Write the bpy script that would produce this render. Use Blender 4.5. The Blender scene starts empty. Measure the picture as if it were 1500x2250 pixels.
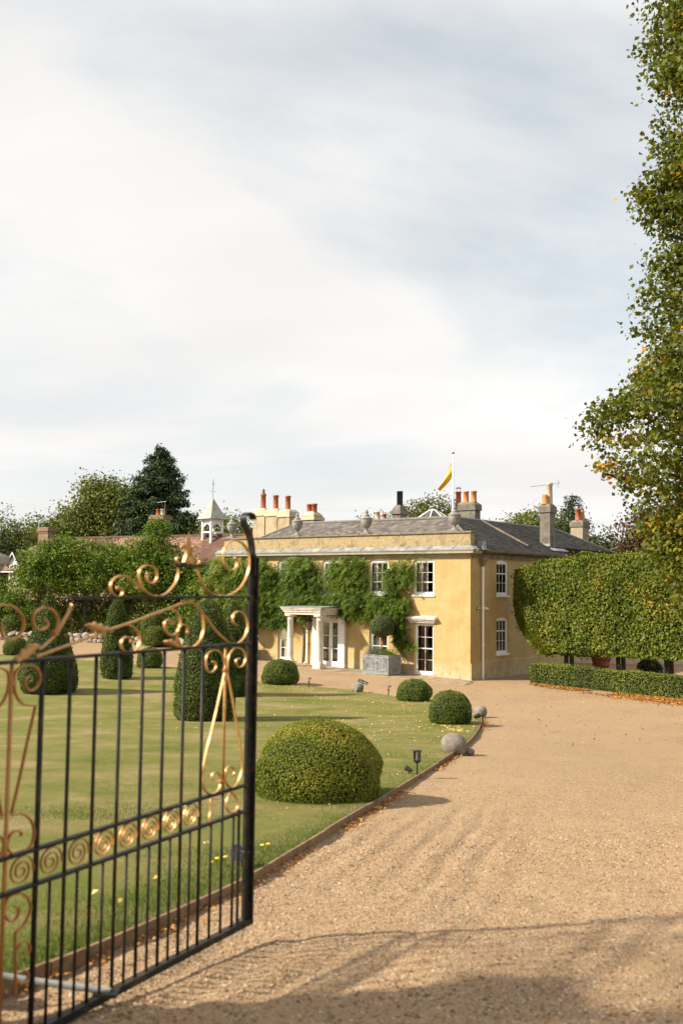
import bpy, bmesh, math, random
import numpy as np
from mathutils import Vector, Matrix
random.seed(7)
RNG = np.random.default_rng(11)
scene = bpy.context.scene
COL = scene.collection

# ---------------------------------------------------------------- camera
EYE = Vector((0.0, 0.0, 4.08))
pitch, roll = math.atan(0.0763), 0.0112
fwd = Vector((0, math.cos(pitch), math.sin(pitch)))
up0 = Vector((0, -math.sin(pitch), math.cos(pitch)))
rt0 = Vector((1, 0, 0))
rt = rt0 * math.cos(roll) + up0 * math.sin(roll)
up = up0 * math.cos(roll) - rt0 * math.sin(roll)
cd = bpy.data.cameras.new('camera')
cam = bpy.data.objects.new('camera', cd)
COL.objects.link(cam)
cam.matrix_world = Matrix(((rt.x, up.x, -fwd.x, EYE.x), (rt.y, up.y, -fwd.y, EYE.y), (rt.z, up.z, -fwd.z, EYE.z), (0, 0, 0, 1)))
cd.sensor_fit = 'HORIZONTAL'; cd.sensor_width = 24.0; cd.lens = 35.0
cd.clip_start = 0.05; cd.clip_end = 3000
cd.dof.use_dof = True; cd.dof.focus_distance = 30.0; cd.dof.aperture_fstop = 2.2
scene.camera = cam

# ---------------------------------------------------------------- light
SUN_EL = math.radians(36.5)
SUN_AZ = math.radians(15.0)      # light travels to +x and a little away from the camera
ldir = Vector((math.cos(SUN_AZ) * math.cos(SUN_EL), math.sin(SUN_AZ) * math.cos(SUN_EL), -math.sin(SUN_EL)))
sd = bpy.data.lights.new('sun', 'SUN')
sd.energy = 4.3; sd.angle = math.radians(2.0); sd.color = (1.0, 0.90, 0.74)
sun = bpy.data.objects.new('sun', sd); COL.objects.link(sun)
sun.rotation_euler = ldir.to_track_quat('-Z', 'Y').to_euler()
sun.location = (-30, -10, 40)

W = bpy.data.worlds.new('World'); scene.world = W; W.use_nodes = True
wn, wl = W.node_tree.nodes, W.node_tree.links
wn.clear()
def wnode(t, **k):
    n = wn.new(t)
    for a, b in k.items(): setattr(n, a, b)
    return n
wo = wnode('ShaderNodeOutputWorld'); bg = wnode('ShaderNodeBackground')
sky = wnode('ShaderNodeTexSky', sky_type='NISHITA', sun_disc=False)
sky.sun_elevation = SUN_EL
toward = -ldir
sky.sun_rotation = math.atan2(toward.x, toward.y)
sky.air_density = 1.0; sky.dust_density = 1.6; sky.ozone_density = 1.0
tc = wnode('ShaderNodeTexCoord')
sep = wnode('ShaderNodeSeparateXYZ'); wl.new(tc.outputs['Generated'], sep.inputs[0])
addz = wnode('ShaderNodeMath', operation='ADD'); addz.inputs[1].default_value = 0.22
mx = wnode('ShaderNodeMath', operation='MAXIMUM'); mx.inputs[1].default_value = 0.0
wl.new(sep.outputs['Z'], mx.inputs[0]); wl.new(mx.outputs[0], addz.inputs[0])
dx = wnode('ShaderNodeMath', operation='DIVIDE'); dy = wnode('ShaderNodeMath', operation='DIVIDE')
wl.new(sep.outputs['X'], dx.inputs[0]); wl.new(addz.outputs[0], dx.inputs[1])
wl.new(sep.outputs['Y'], dy.inputs[0]); wl.new(addz.outputs[0], dy.inputs[1])
cmb = wnode('ShaderNodeCombineXYZ'); wl.new(dx.outputs[0], cmb.inputs[0]); wl.new(dy.outputs[0], cmb.inputs[1])
mp = wnode('ShaderNodeMapping'); mp.inputs['Location'].default_value = (-3.144, 0.531, 0.0)
mp.inputs['Rotation'].default_value = (0, 0, 1.11); mp.inputs['Scale'].default_value = (0.42, 0.75, 1)
wl.new(cmb.outputs[0], mp.inputs[0])
n1 = wnode('ShaderNodeTexNoise'); n1.inputs['Scale'].default_value = 1.0; n1.inputs['Detail'].default_value = 9.0
n1.inputs['Roughness'].default_value = 0.56; n1.inputs['Distortion'].default_value = 0.5
wl.new(mp.outputs[0], n1.inputs['Vector'])
cr = wnode('ShaderNodeValToRGB'); cr.color_ramp.elements[0].position = 0.34; cr.color_ramp.elements[1].position = 0.56
cr.color_ramp.elements[0].color = (.30, .30, .30, 1); cr.color_ramp.elements[1].color = (1, 1, 1, 1)
wl.new(n1.outputs['Fac'], cr.inputs[0])
# the veil of cloud thickens toward the horizon, where one looks through more of it
hz = wnode('ShaderNodeMapRange'); hz.inputs[1].default_value = 0.0; hz.inputs[2].default_value = 0.5
hz.inputs[3].default_value = 0.92; hz.inputs[4].default_value = 0.0
wl.new(sep.outputs['Z'], hz.inputs[0])
mxx = wnode('ShaderNodeMath', operation='MAXIMUM'); wl.new(cr.outputs[0], mxx.inputs[0]); wl.new(hz.outputs[0], mxx.inputs[1])
n2 = wnode('ShaderNodeTexNoise'); n2.inputs['Scale'].default_value = 2.3; n2.inputs['Detail'].default_value = 6.0
wl.new(mp.outputs[0], n2.inputs['Vector'])
cc = wnode('ShaderNodeValToRGB'); cc.color_ramp.elements[0].position = 0.35; cc.color_ramp.elements[1].position = 0.68
cc.color_ramp.elements[0].color = (4.55, 4.50, 4.45, 1); cc.color_ramp.elements[1].color = (5.25, 5.14, 5.00, 1)
wl.new(n2.outputs['Fac'], cc.inputs[0])
mixc = wnode('ShaderNodeMix', data_type='RGBA'); wl.new(mxx.outputs[0], mixc.inputs[0])
hs = wnode('ShaderNodeHueSaturation'); hs.inputs['Hue'].default_value = 0.478; hs.inputs['Saturation'].default_value = 0.80; hs.inputs['Value'].default_value = 0.86
wl.new(sky.outputs[0], hs.inputs['Color']); wl.new(hs.outputs[0], mixc.inputs[6]); wl.new(cc.outputs[0], mixc.inputs[7])
wl.new(mixc.outputs[2], bg.inputs[0]); bg.inputs[1].default_value = 0.1
wl.new(bg.outputs[0], wo.inputs[0])

vs = scene.view_settings
vs.view_transform = 'Standard'; vs.look = 'None'; vs.exposure = 1.0; vs.gamma = 1.0; vs.use_curve_mapping = False
scene.cycles.use_denoising = True
scene.cycles.max_bounces = 6; scene.cycles.transparent_max_bounces = 8
scene.cycles.sample_clamp_indirect = 6.0

# ---------------------------------------------------------------- helpers
CX, CY = 5.83, 44.86                                   # the house corner nearest the camera
U = Vector((-0.788, 0.6157, 0)); V = Vector((0.6157, 0.788, 0))

def gz(x, y):
    a = (30.0 - y) * 0.0793 / 0.25
    b = 0.25 * (a if a > 40 else math.log1p(math.exp(max(a, -50))))
    t = (x - CX) * -0.788 + (y - CY) * 0.6157
    s = min(max((y - 18) / 24.0, 0), 1); s = s * s * (3 - 2 * s)
    return b + 0.022 * min(max(t, 0), 26) * s
gzv = np.vectorize(gz)

def tag(o, label=None, cat=None, group=None, kind=None):
    if label: o['label'] = label
    if cat: o['category'] = cat
    if group: o['group'] = group
    if kind: o['kind'] = kind
    return o

def empty(name, loc=(0, 0, 0), rz=0.0):
    o = bpy.data.objects.new(name, None); COL.objects.link(o)
    o.location = loc; o.rotation_euler = (0, 0, rz); o.empty_display_size = 0.2
    return o

def link(name, me, mat, parent=None, smooth=False):
    o = bpy.data.objects.new(name, me); COL.objects.link(o)
    if mat is not None and not me.materials: me.materials.append(mat)
    if parent is not None: o.parent = parent
    if smooth: me.polygons.foreach_set('use_smooth', [True] * len(me.polygons))
    return o

class MB:
    """collects shapes; build() links them as ONE mesh object"""
    def __init__(self, f=None): self.v = []; self.f = []; self.map = f
    def add(self, vs, fs):
        b = len(self.v)
        self.v += [tuple(self.map(*p)) if self.map else tuple(p) for p in vs]
        self.f += [tuple(i + b for i in q) for q in fs]
        return self
    def box(self, x0, x1, y0, y1, z0, z1):
        return self.add([(x0, y0, z0), (x1, y0, z0), (x1, y1, z0), (x0, y1, z0), (x0, y0, z1), (x1, y0, z1), (x1, y1, z1), (x0, y1, z1)],
                        [(0, 3, 2, 1), (4, 5, 6, 7), (0, 1, 5, 4), (1, 2, 6, 5), (2, 3, 7, 6), (3, 0, 4, 7)])
    def taper(self, x, y, z0, z1, w0, d0, w1, d1):
        a = [(x + sx * w0 / 2, y + sy * d0 / 2, z0) for sx, sy in ((-1, -1), (1, -1), (1, 1), (-1, 1))]
        b = [(x + sx * w1 / 2, y + sy * d1 / 2, z1) for sx, sy in ((-1, -1), (1, -1), (1, 1), (-1, 1))]
        return self.add(a + b, [(0, 3, 2, 1), (4, 5, 6, 7), (0, 1, 5, 4), (1, 2, 6, 5), (2, 3, 7, 6), (3, 0, 4, 7)])
    def lathe(self, prof, x=0, y=0, z=0, n=20, cap=True):
        vs = []; fs = []
        for r, h in prof:
            for k in range(n):
                a = 2 * math.pi * k / n
                vs.append((x + r * math.cos(a), y + r * math.sin(a), z + h))
        m = len(prof)
        for i in range(m - 1):
            for k in range(n):
                k2 = (k + 1) % n
                fs.append((i * n + k, i * n + k2, (i + 1) * n + k2, (i + 1) * n + k))
        if cap:
            fs.append(tuple(range(n - 1, -1, -1))); fs.append(tuple((m - 1) * n + k for k in range(n)))
        return self.add(vs, fs)
    def tube(self, pts, rad, n=8, cap=True):
        pts = [Vector(p) for p in pts]; m = len(pts)
        if not hasattr(rad, '__len__'): rad = [rad] * m
        vs = []; fs = []; ref = None
        for i, p in enumerate(pts):
            d = (pts[min(i + 1, m - 1)] - pts[max(i - 1, 0)]).normalized()
            if ref is None: ref = d.orthogonal().normalized()
            ref = (ref - d * ref.dot(d)); ref = ref.normalized() if ref.length > 1e-6 else d.orthogonal().normalized()
            b = d.cross(ref)
            for k in range(n):
                a = 2 * math.pi * k / n
                vs.append(tuple(p + (ref * math.cos(a) + b * math.sin(a)) * rad[i]))
        for i in range(m - 1):
            for k in range(n):
                k2 = (k + 1) % n
                fs.append((i * n + k, i * n + k2, (i + 1) * n + k2, (i + 1) * n + k))
        if cap:
            fs.append(tuple(range(n - 1, -1, -1))); fs.append(tuple((m - 1) * n + k for k in range(n)))
        return self.add(vs, fs)
    def ribbon(self, pts, wid, thick, closed=False):
        """flat strip whose path lies in the local XZ plane, wid across it (along Y)"""
        m = len(pts); vs = []; fs = []
        if not hasattr(wid, '__len__'): wid = [wid] * m
        if not hasattr(thick, '__len__'): thick = [thick] * m
        for i in range(m):
            a = pts[max(i - 1, 0)]; b = pts[min(i + 1, m - 1)]
            dx_, dz_ = b[0] - a[0], b[1] - a[1]; L = math.hypot(dx_, dz_) or 1
            nx, nz = -dz_ / L * thick[i] / 2, dx_ / L * thick[i] / 2
            x, z = pts[i]; w = wid[i] / 2
            vs += [(x + nx, -w, z + nz), (x + nx, w, z + nz), (x - nx, w, z - nz), (x - nx, -w, z - nz)]
        for i in range(m - 1):
            for k in range(4):
                k2 = (k + 1) % 4
                fs.append((i * 4 + k, i * 4 + k2, (i + 1) * 4 + k2, (i + 1) * 4 + k))
        fs += [(3, 2, 1, 0), tuple((m - 1) * 4 + k for k in range(4))]
        return self.add(vs, fs)
    def mesh(self, name):
        me = bpy.data.meshes.new(name); me.from_pydata(self.v, [], self.f); me.update(); return me
    def build(self, name, mat, parent=None, smooth=False, bevel=0):
        o = link(name, self.mesh(name), mat, parent, smooth)
        if bevel:
            m = o.modifiers.new('bevel', 'BEVEL'); m.width = bevel; m.segments = 1; m.limit_method = 'ANGLE'
        return o

def spline(pts, n=6):
    """Catmull-Rom through 2D or 3D points"""
    P = [np.array(p, float) for p in pts]; out = []
    P = [2 * P[0] - P[1]] + P + [2 * P[-1] - P[-2]]
    for i in range(1, len(P) - 2):
        for k in range(n):
            t = k / n
            out.append(tuple(0.5 * (2 * P[i] + (P[i + 1] - P[i - 1]) * t + (2 * P[i - 1] - 5 * P[i] + 4 * P[i + 1] - P[i + 2]) * t * t
                                    + (3 * P[i] - P[i - 1] - 3 * P[i + 1] + P[i + 2]) * t ** 3)))
    out.append(tuple(P[-2])); return out

def np_mesh(name, Vv, Ff, rnd=None):
    """mesh from numpy arrays; Ff has 3 or 4 columns"""
    me = bpy.data.meshes.new(name); k = Ff.shape[1]; nf = len(Ff)
    me.vertices.add(len(Vv)); me.vertices.foreach_set('co', np.ascontiguousarray(Vv, np.float32).ravel())
    me.loops.add(nf * k); me.loops.foreach_set('vertex_index', np.ascontiguousarray(Ff, np.int32).ravel())
    me.polygons.add(nf); me.polygons.foreach_set('loop_start', np.arange(0, nf * k, k, dtype=np.int32))
    if rnd is not None:
        at = me.attributes.new('rnd', 'FLOAT', 'POINT'); at.data.foreach_set('value', np.ascontiguousarray(rnd, np.float32))
    me.update(calc_edges=True)
    return me

def unit(a): return a / np.maximum(np.linalg.norm(a, axis=1, keepdims=True), 1e-9)

def leaf_arrays(P, N, size, aspect=0.6, fold=0.12, axis=None, jit=1.0):
    n = len(P); size = np.broadcast_to(np.asarray(size, float).reshape(-1, 1), (n, 1))
    N = unit(N)
    R = RNG.normal(size=(n, 3)) * jit
    if axis is not None: R = R + axis
    T = unit(R - N * np.sum(R * N, 1, keepdims=True)); B = np.cross(N, T)
    base = P - T * size * .5; tip = P + T * size * .5
    l = P + B * size * aspect * .5 + N * size * fold; r = P - B * size * aspect * .5 + N * size * fold
    Vv = np.stack([base, l, tip, r], 1).reshape(-1, 3)
    Ff = np.arange(4 * n).reshape(n, 4)
    return Vv, Ff

def leaves(name, P, N, size, mat, parent=None, aspect=0.6, fold=0.12, axis=None, rnd=None, jit=1.0):
    Vv, Ff = leaf_arrays(P, N, size, aspect, fold, axis, jit)
    if rnd is None: rnd = RNG.random(len(P))
    return link(name, np_mesh(name, Vv, Ff, np.repeat(rnd, 4)), mat, parent)

# ---------------------------------------------------------------- materials
def ramp(nt, fac, stops):
    r = nt.nodes.new('ShaderNodeValToRGB'); e = r.color_ramp.elements
    while len(e) < len(stops): e.new(0.5)
    for k, (p, c) in enumerate(stops):
        e[k].position = p; e[k].color = (c[0], c[1], c[2], 1)
    nt.links.new(fac, r.inputs[0]); return r.outputs[0]

def mixc_(nt, fac, a, b, mode='MIX'):
    m = nt.nodes.new('ShaderNodeMix'); m.data_type = 'RGBA'; m.blend_type = mode
    for sock, val in ((m.inputs[0], fac), (m.inputs[6], a), (m.inputs[7], b)):
        if isinstance(val, bpy.types.NodeSocket): nt.links.new(val, sock)
        elif isinstance(val, (int, float)): sock.default_value = val
        else: sock.default_value = (val[0], val[1], val[2], 1)
    return m.outputs[2]

def coords(nt, scale=(1, 1, 1), kind='Object', rot=(0, 0, 0), loc=(0, 0, 0)):
    t = nt.nodes.new('ShaderNodeTexCoord'); m = nt.nodes.new('ShaderNodeMapping')
    m.inputs['Scale'].default_value = scale; m.inputs['Rotation'].default_value = rot; m.inputs['Location'].default_value = loc
    nt.links.new(t.outputs[kind], m.inputs[0]); return m.outputs[0]

def noise(nt, vec, scale, detail=4, rough=0.55, dist=0.0):
    n = nt.nodes.new('ShaderNodeTexNoise'); n.inputs['Scale'].default_value = scale; n.inputs['Detail'].default_value = detail
    n.inputs['Roughness'].default_value = rough; n.inputs['Distortion'].default_value = dist
    if vec is not None: nt.links.new(vec, n.inputs['Vector'])
    return n.outputs['Fac']

def voro(nt, vec, scale, out='Distance', feature='F1'):
    n = nt.nodes.new('ShaderNodeTexVoronoi'); n.inputs['Scale'].default_value = scale; n.feature = feature
    nt.links.new(vec, n.inputs['Vector']); return n.outputs[out]

def math_(nt, op, a, b=None, clamp=False):
    m = nt.nodes.new('ShaderNodeMath'); m.operation = op; m.use_clamp = clamp
    for s, val in ((m.inputs[0], a), (m.inputs[1], b)):
        if val is None: continue
        if isinstance(val, bpy.types.NodeSocket): nt.links.new(val, s)
        else: s.default_value = val
    return m.outputs[0]

def maprange(nt, v, a, b, c=0.0, d=1.0):
    m = nt.nodes.new('ShaderNodeMapRange'); nt.links.new(v, m.inputs[0])
    for k, x in enumerate((a, b, c, d)): m.inputs[k + 1].default_value = x
    return m.outputs[0]

def bump(nt, bsdf, h, strength=0.5, dist=0.01):
    b = nt.nodes.new('ShaderNodeBump'); b.inputs['Strength'].default_value = strength; b.inputs['Distance'].default_value = dist
    nt.links.new(h, b.inputs['Height']); nt.links.new(b.outputs[0], bsdf.inputs['Normal'])

def newmat(name, rough=0.7, metal=0.0, spec=0.5):
    m = bpy.data.materials.new(name); m.use_nodes = True; nt = m.node_tree
    b = nt.nodes['Principled BSDF']; b.inputs['Roughness'].default_value = rough; b.inputs['Metallic'].default_value = metal
    b.inputs['Specular IOR Level'].default_value = spec
    return m, nt, b

def setcol(nt, b, c):
    if isinstance(c, bpy.types.NodeSocket): nt.links.new(c, b.inputs['Base Color'])
    else: b.inputs['Base Color'].default_value = (c[0], c[1], c[2], 1)

def mottled(name, c1, c2, scale=6, rough=0.7, metal=0.0, bscale=None, bstr=0.3, bdist=0.01, c3=None, s3=1.5, spec=0.5, lo=0.35, hi=0.65):
    m, nt, b = newmat(name, rough, metal, spec)
    v = coords(nt); f = noise(nt, v, scale, 6, 0.6)
    c = ramp(nt, f, [(lo, c1), (hi, c2)])
    if c3 is not None:
        g = noise(nt, v, s3, 5, 0.65, 0.4); g = maprange(nt, g, 0.5, 0.68)
        c = mixc_(nt, g, c, c3)
    setcol(nt, b, c)
    if bscale: bump(nt, b, noise(nt, v, bscale, 5, 0.6), bstr, bdist)
    return m

def leafmat(name, stops, rough=0.55, trans=0.25, spec=0.22):
    m, nt, b = newmat(name, rough, 0, spec)
    a = nt.nodes.new('ShaderNodeAttribute'); a.attribute_name = 'rnd'
    c = ramp(nt, a.outputs['Fac'], stops); setcol(nt, b, c)
    tr = nt.nodes.new('ShaderNodeBsdfTranslucent'); mx_ = nt.nodes.new('ShaderNodeMixShader'); mx_.inputs[0].default_value = trans
    bright = mixc_(nt, 1.0, c, (1.25, 1.3, 0.7), 'MULTIPLY'); nt.links.new(bright, tr.inputs[0])
    out = nt.nodes['Material Output']
    nt.links.new(b.outputs[0], mx_.inputs[1]); nt.links.new(tr.outputs[0], mx_.inputs[2]); nt.links.new(mx_.outputs[0], out.inputs[0])
    return m

M = {}
M['iron'] = mottled('black iron paint', (.010, .010, .008), (.018, .017, .013), 30, .52, .0, 90, .15, .002, (.06, .04, .018), 9, .25)
M['gold'] = mottled('gold paint on iron', (.42, .225, .065), (.54, .315, .11), 25, .42, .25, 120, .15, .002, (.30, .13, .035), 7)
M['gold_dull'] = mottled('dull gold on iron', (.34, .15, .04), (.42, .20, .06), 25, .5, .2, 120, .15, .002)
M['white'] = mottled('white joinery paint', (.74, .73, .70), (.80, .79, .76), 5, .42, 0, 60, .06, .003)
M['stonewhite'] = mottled('painted portland stone', (.62, .57, .50), (.74, .70, .63), 5, .72, 0, 70, .15, .004, (.46, .42, .36), 2.5)
M['lead'] = mottled('weathered lead', (.20, .21, .22), (.32, .33, .34), 3, .5, .25, 25, .2, .006, (.42, .42, .40), 1.6)
M['leadplanter'] = mottled('lead planter', (.19, .20, .205), (.29, .30, .305), 9, .55, .15, 40, .25, .006, (.14, .14, .13), 3)
M['urnstone'] = mottled('lichened grey stone', (.20, .195, .17), (.33, .32, .28), 7, .9, 0, 45, .5, .012, (.12, .12, .10), 4)
M['ballstone'] = mottled('rough boulder stone', (.15, .13, .11), (.27, .235, .195), 5, .92, 0, 30, .8, .02, (.11, .09, .075), 3.5)
M['cement'] = mottled('grey cement render', (.13, .115, .09), (.20, .18, .145), 4, .92, 0, 40, .5, .01, (.09, .08, .06), 2.2)
M['creamcement'] = mottled('cream chimney render', (.36, .285, .175), (.44, .355, .23), 3, .9, 0, 40, .3, .008, (.25, .195, .12), 1.4)
M['creamcap'] = mottled('pale chimney cap', (.47, .38, .255), (.56, .46, .33), 3, .85, 0, 40, .3, .006)
M['terracotta'] = mottled('terracotta pot', (.30, .085, .035), (.44, .14, .06), 6, .8, 0, 50, .25, .006, (.22, .08, .04), 3)
M['terraorange'] = mottled('orange terracotta', (.48, .17, .055), (.58, .23, .08), 6, .8, 0, 50, .25, .006)
M['buffpot'] = mottled('buff clay pot', (.46, .38, .27), (.56, .47, .34), 6, .85, 0, 50, .25, .006)
M['flue'] = mottled('dark flue clay', (.03, .035, .035), (.06, .065, .06), 6, .6, 0, 30, .2, .005)
M['wood'] = mottled('weathered edging board', (.17, .10, .05), (.27, .175, .095), 14, .85, 0, 60, .5, .006, (.12, .08, .04), 3)
M['bark'] = mottled('bark', (.045, .035, .025), (.10, .08, .06), 12, .95, 0, 30, .9, .02)
M['barkpale'] = mottled('pale bark', (.16, .13, .10), (.26, .22, .17), 10, .95, 0, 30, .8, .015)
M['core'] = mottled('shade darkened inner twigs', (.013, .012, .006), (.026, .022, .012), 10, .95, 0, None, 0, 0, None, 1, .1)  # twig brown taken near black: the inner shade of the foliage is painted in
M['black'] = mottled('black plastic', (.012, .012, .013), (.02, .02, .02), 20, .45)
M['alu'] = mottled('grey aluminium', (.26, .26, .25), (.36, .36, .35), 10, .5, .3)
M['soil'] = mottled('soil', (.06, .042, .028), (.11, .08, .055), 14, .95, 0, 40, .8, .02)
M['paintgrey'] = mottled('pale blue grey paint', (.47, .55, .56), (.58, .65, .66), 6, .55)
M['curtain'] = mottled('cream curtain', (.42, .35, .27), (.55, .47, .38), 6, .9)
M['curtainred'] = mottled('russet curtain', (.16, .05, .03), (.26, .09, .05), 6, .9)
M['shutter'] = mottled('painted panel shutter', (.40, .35, .29), (.50, .45, .38), 6, .6)
M['shadecurtain'] = mottled('olive lined curtain', (.20, .18, .12), (.27, .245, .17), 6, .9)
M['greybuff'] = mottled('buff grey render', (.27, .225, .165), (.34, .29, .22), 3, .9, 0, 40, .4, .01)
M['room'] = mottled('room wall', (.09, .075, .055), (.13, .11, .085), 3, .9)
M['flag'] = mottled('yellow flag cloth', (.72, .42, .03), (.80, .50, .06), 4, .75)
M['slateridge'] = mottled('ridge stone', (.13, .125, .115), (.20, .19, .175), 6, .85, 0, 30, .4, .01)
M['wire'] = mottled('dull wire', (.18, .18, .18), (.25, .25, .25), 8, .5, .5)

def stucco():
    m, nt, b = newmat('ochre stucco', .88)
    v = coords(nt)
    n_ = noise(nt, v, 1.1, 6, .6, .3)
    c = ramp(nt, n_, [(.3, (.355, .245, .092)), (.5, (.425, .303, .125)), (.72, (.475, .353, .165))])
    st = noise(nt, coords(nt, (9, 9, .7)), 1.0, 5, .6)                         # rain streaks
    c = mixc_(nt, maprange(nt, st, .48, .75, 0, .42), c, (.31, .205, .075))
    fine = noise(nt, v, 22, 4, .7); c = mixc_(nt, maprange(nt, fine, .5, .8, 0, .3), c, (.58, .45, .24))
    sx = nt.nodes.new('ShaderNodeSeparateXYZ'); tcn = nt.nodes.new('ShaderNodeTexCoord'); nt.links.new(tcn.outputs['Object'], sx.inputs[0])
    z = sx.outputs['Z']; wob = noise(nt, v, 1.6, 5, .65)
    zz = math_(nt, 'ADD', z, math_(nt, 'MULTIPLY', wob, -1.6))
    c = mixc_(nt, maprange(nt, zz, -.75, .05, .75, 0), c, (.52, .44, .30))      # washed-out splash zone
    dirt = noise(nt, v, 5, 6, .7)
    lowz = maprange(nt, z, .05, .8, .7, 0)
    c = mixc_(nt, math_(nt, 'MULTIPLY', maprange(nt, dirt, .48, .68), lowz), c, (.13, .10, .055))
    # scored block joints
    z2 = math_(nt, 'FRACT', math_(nt, 'MULTIPLY', z, 1 / .44)); line = maprange(nt, math_(nt, 'ABSOLUTE', math_(nt, 'SUBTRACT', z2, .5)), .485, .497)
    c = mixc_(nt, math_(nt, 'MULTIPLY', line, .35), c, (.25, .15, .05))
    setcol(nt, b, c)
    h = math_(nt, 'ADD', noise(nt, v, 60, 5, .65), math_(nt, 'MULTIPLY', line, -.6))
    bump(nt, b, h, .35, .006)
    return m
M['stucco'] = stucco()
M['stucco_old'] = mottled('weathered parapet stucco', (.27, .20, .095), (.39, .305, .17), 9, .9, 0, 60, .5, .008, (.17, .135, .08), 2.3)
M['friezepaint'] = mottled('stone coloured cornice paint', (.30, .275, .195), (.375, .345, .255), 3, .75, 0, 40, .2, .005, (.22, .20, .14), 1.5)
M['oldeave'] = mottled('aged eaves paint', (.16, .13, .07), (.25, .205, .125), 5, .85, 0, 40, .4, .006, (.09, .08, .05), 2)
M['coping'] = mottled('lichened coping', (.10, .088, .068), (.20, .18, .14), 12, .9, 0, 60, .6, .01, (.28, .22, .11), 4)

def slate(name, cols):
    m, nt, b = newmat(name, .78, 0, .3)
    a = nt.nodes.new('ShaderNodeAttribute'); a.attribute_name = 'rnd'
    c = ramp(nt, a.outputs['Fac'], cols)
    c = mixc_(nt, maprange(nt, noise(nt, coords(nt), 1.3, 6, .65), .5, .75, 0, .5), c, (.21, .18, .13))
    setcol(nt, b, c); bump(nt, b, noise(nt, coords(nt), 40, 4, .6), .2, .004)
    return m
M['slate'] = slate('roof slates', [(0, (.07, .062, .058)), (.45, (.105, .092, .085)), (.8, (.135, .117, .105)), (1, (.19, .16, .13))])
M['slateshade'] = slate('shade darkened roof slates', [(0, (.05, .05, .047)), (.5, (.075, .073, .066)), (1, (.115, .105, .09))])  # side range: shade of the slopes put into darker slate colours
M['claytile'] = slate('old clay tiles', [(0, (.10, .05, .032)), (.4, (.20, .105, .068)), (.75, (.29, .168, .115)), (1, (.38, .27, .19))])

def brickmat(name, c1, c2, mortar):
    m, nt, b = newmat(name, .9)
    t = nt.nodes.new('ShaderNodeTexBrick'); v = coords(nt, (1, 1, 1), 'Object', (math.pi / 2, 0, 0))
    nt.links.new(v, t.inputs['Vector']); t.inputs['Scale'].default_value = 1.0
    t.inputs['Brick Width'].default_value = .225; t.inputs['Row Height'].default_value = .075; t.inputs['Mortar Size'].default_value = .008
    t.inputs['Color1'].default_value = (*c1, 1); t.inputs['Color2'].default_value = (*c2, 1); t.inputs['Mortar'].default_value = (*mortar, 1)
    c = mixc_(nt, maprange(nt, noise(nt, coords(nt), 3, 5, .65), .45, .7, 0, .5), t.outputs['Color'], (.13, .10, .07))
    setcol(nt, b, c); bump(nt, b, math_(nt, 'SUBTRACT', 1.0, t.outputs['Fac']), .5, .008)
    return m
M['barnbrick'] = brickmat('old yellow brick', (.33, .22, .12), (.42, .30, .17), (.36, .31, .24))
M['stackbrick'] = brickmat('weathered chimney brick', (.17, .105, .065), (.27, .17, .105), (.22, .18, .13))
M['pierbrick'] = mottled('red brown brick', (.13, .055, .03), (.21, .095, .05), 8, .9, 0, 60, .4, .006)
M['mortar'] = mottled('lime mortar', (.30, .26, .20), (.36, .32, .26), 10, .95)

def glassmat():
    m, nt, b = newmat('window glass'); nt.nodes.remove(b)
    tr = nt.nodes.new('ShaderNodeBsdfTransparent'); tr.inputs[0].default_value = (.82, .84, .82, 1)
    gl = nt.nodes.new('ShaderNodeBsdfGlossy'); gl.inputs['Roughness'].default_value = .015; gl.inputs[0].default_value = (.9, .9, .9, 1)
    fr = nt.nodes.new('ShaderNodeFresnel'); fr.inputs[0].default_value = 1.52
    bp = nt.nodes.new('ShaderNodeBump'); bp.inputs['Strength'].default_value = .05; bp.inputs['Distance'].default_value = .02
    nt.links.new(noise(nt, coords(nt), 3, 2), bp.inputs['Height']); nt.links.new(bp.outputs[0], gl.inputs['Normal'])
    mx_ = nt.nodes.new('ShaderNodeMixShader'); nt.links.new(fr.outputs[0], mx_.inputs[0])
    nt.links.new(tr.outputs[0], mx_.inputs[1]); nt.links.new(gl.outputs[0], mx_.inputs[2])
    nt.links.new(mx_.outputs[0], nt.nodes['Material Output'].inputs[0])
    return m
M['glass'] = glassmat()

def gravelmat():
    m, nt, b = newmat('gravel', .9)
    v = coords(nt)
    cells = voro(nt, v, 92, 'Color'); sx = nt.nodes.new('ShaderNodeSeparateColor'); nt.links.new(cells, sx.inputs[0])
    c = ramp(nt, sx.outputs[0], [(0, (.115, .066, .032)), (.25, (.245, .147, .072)), (.55, (.335, .214, .106)), (.8, (.395, .275, .15)), (.93, (.46, .36, .25)), (1, (.22, .18, .145))])
    big = noise(nt, v, .35, 5, .6, .4)
    packed = maprange(nt, big, .42, .66)
    c = mixc_(nt, math_(nt, 'MULTIPLY', packed, .6), c, (.362, .24, .122))                 # packed, dusty patches
    spots = noise(nt, v, 7, 5, .7); c = mixc_(nt, maprange(nt, spots, .56, .74, 0, .6), c, (.16, .10, .05))
    damp = noise(nt, coords(nt, (1, .45, 1)), 1.1, 7, .72, .8); c = mixc_(nt, maprange(nt, damp, .52, .70, 0, .38), c, (.20, .125, .062))
    setcol(nt, b, c)
    d = voro(nt, v, 92); h = math_(nt, 'ADD', math_(nt, 'MULTIPLY', d, -.9), math_(nt, 'MULTIPLY', noise(nt, v, 18, 4), .9))
    bump(nt, b, h, .65, .012)
    return m
M['gravel'] = gravelmat()

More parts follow.
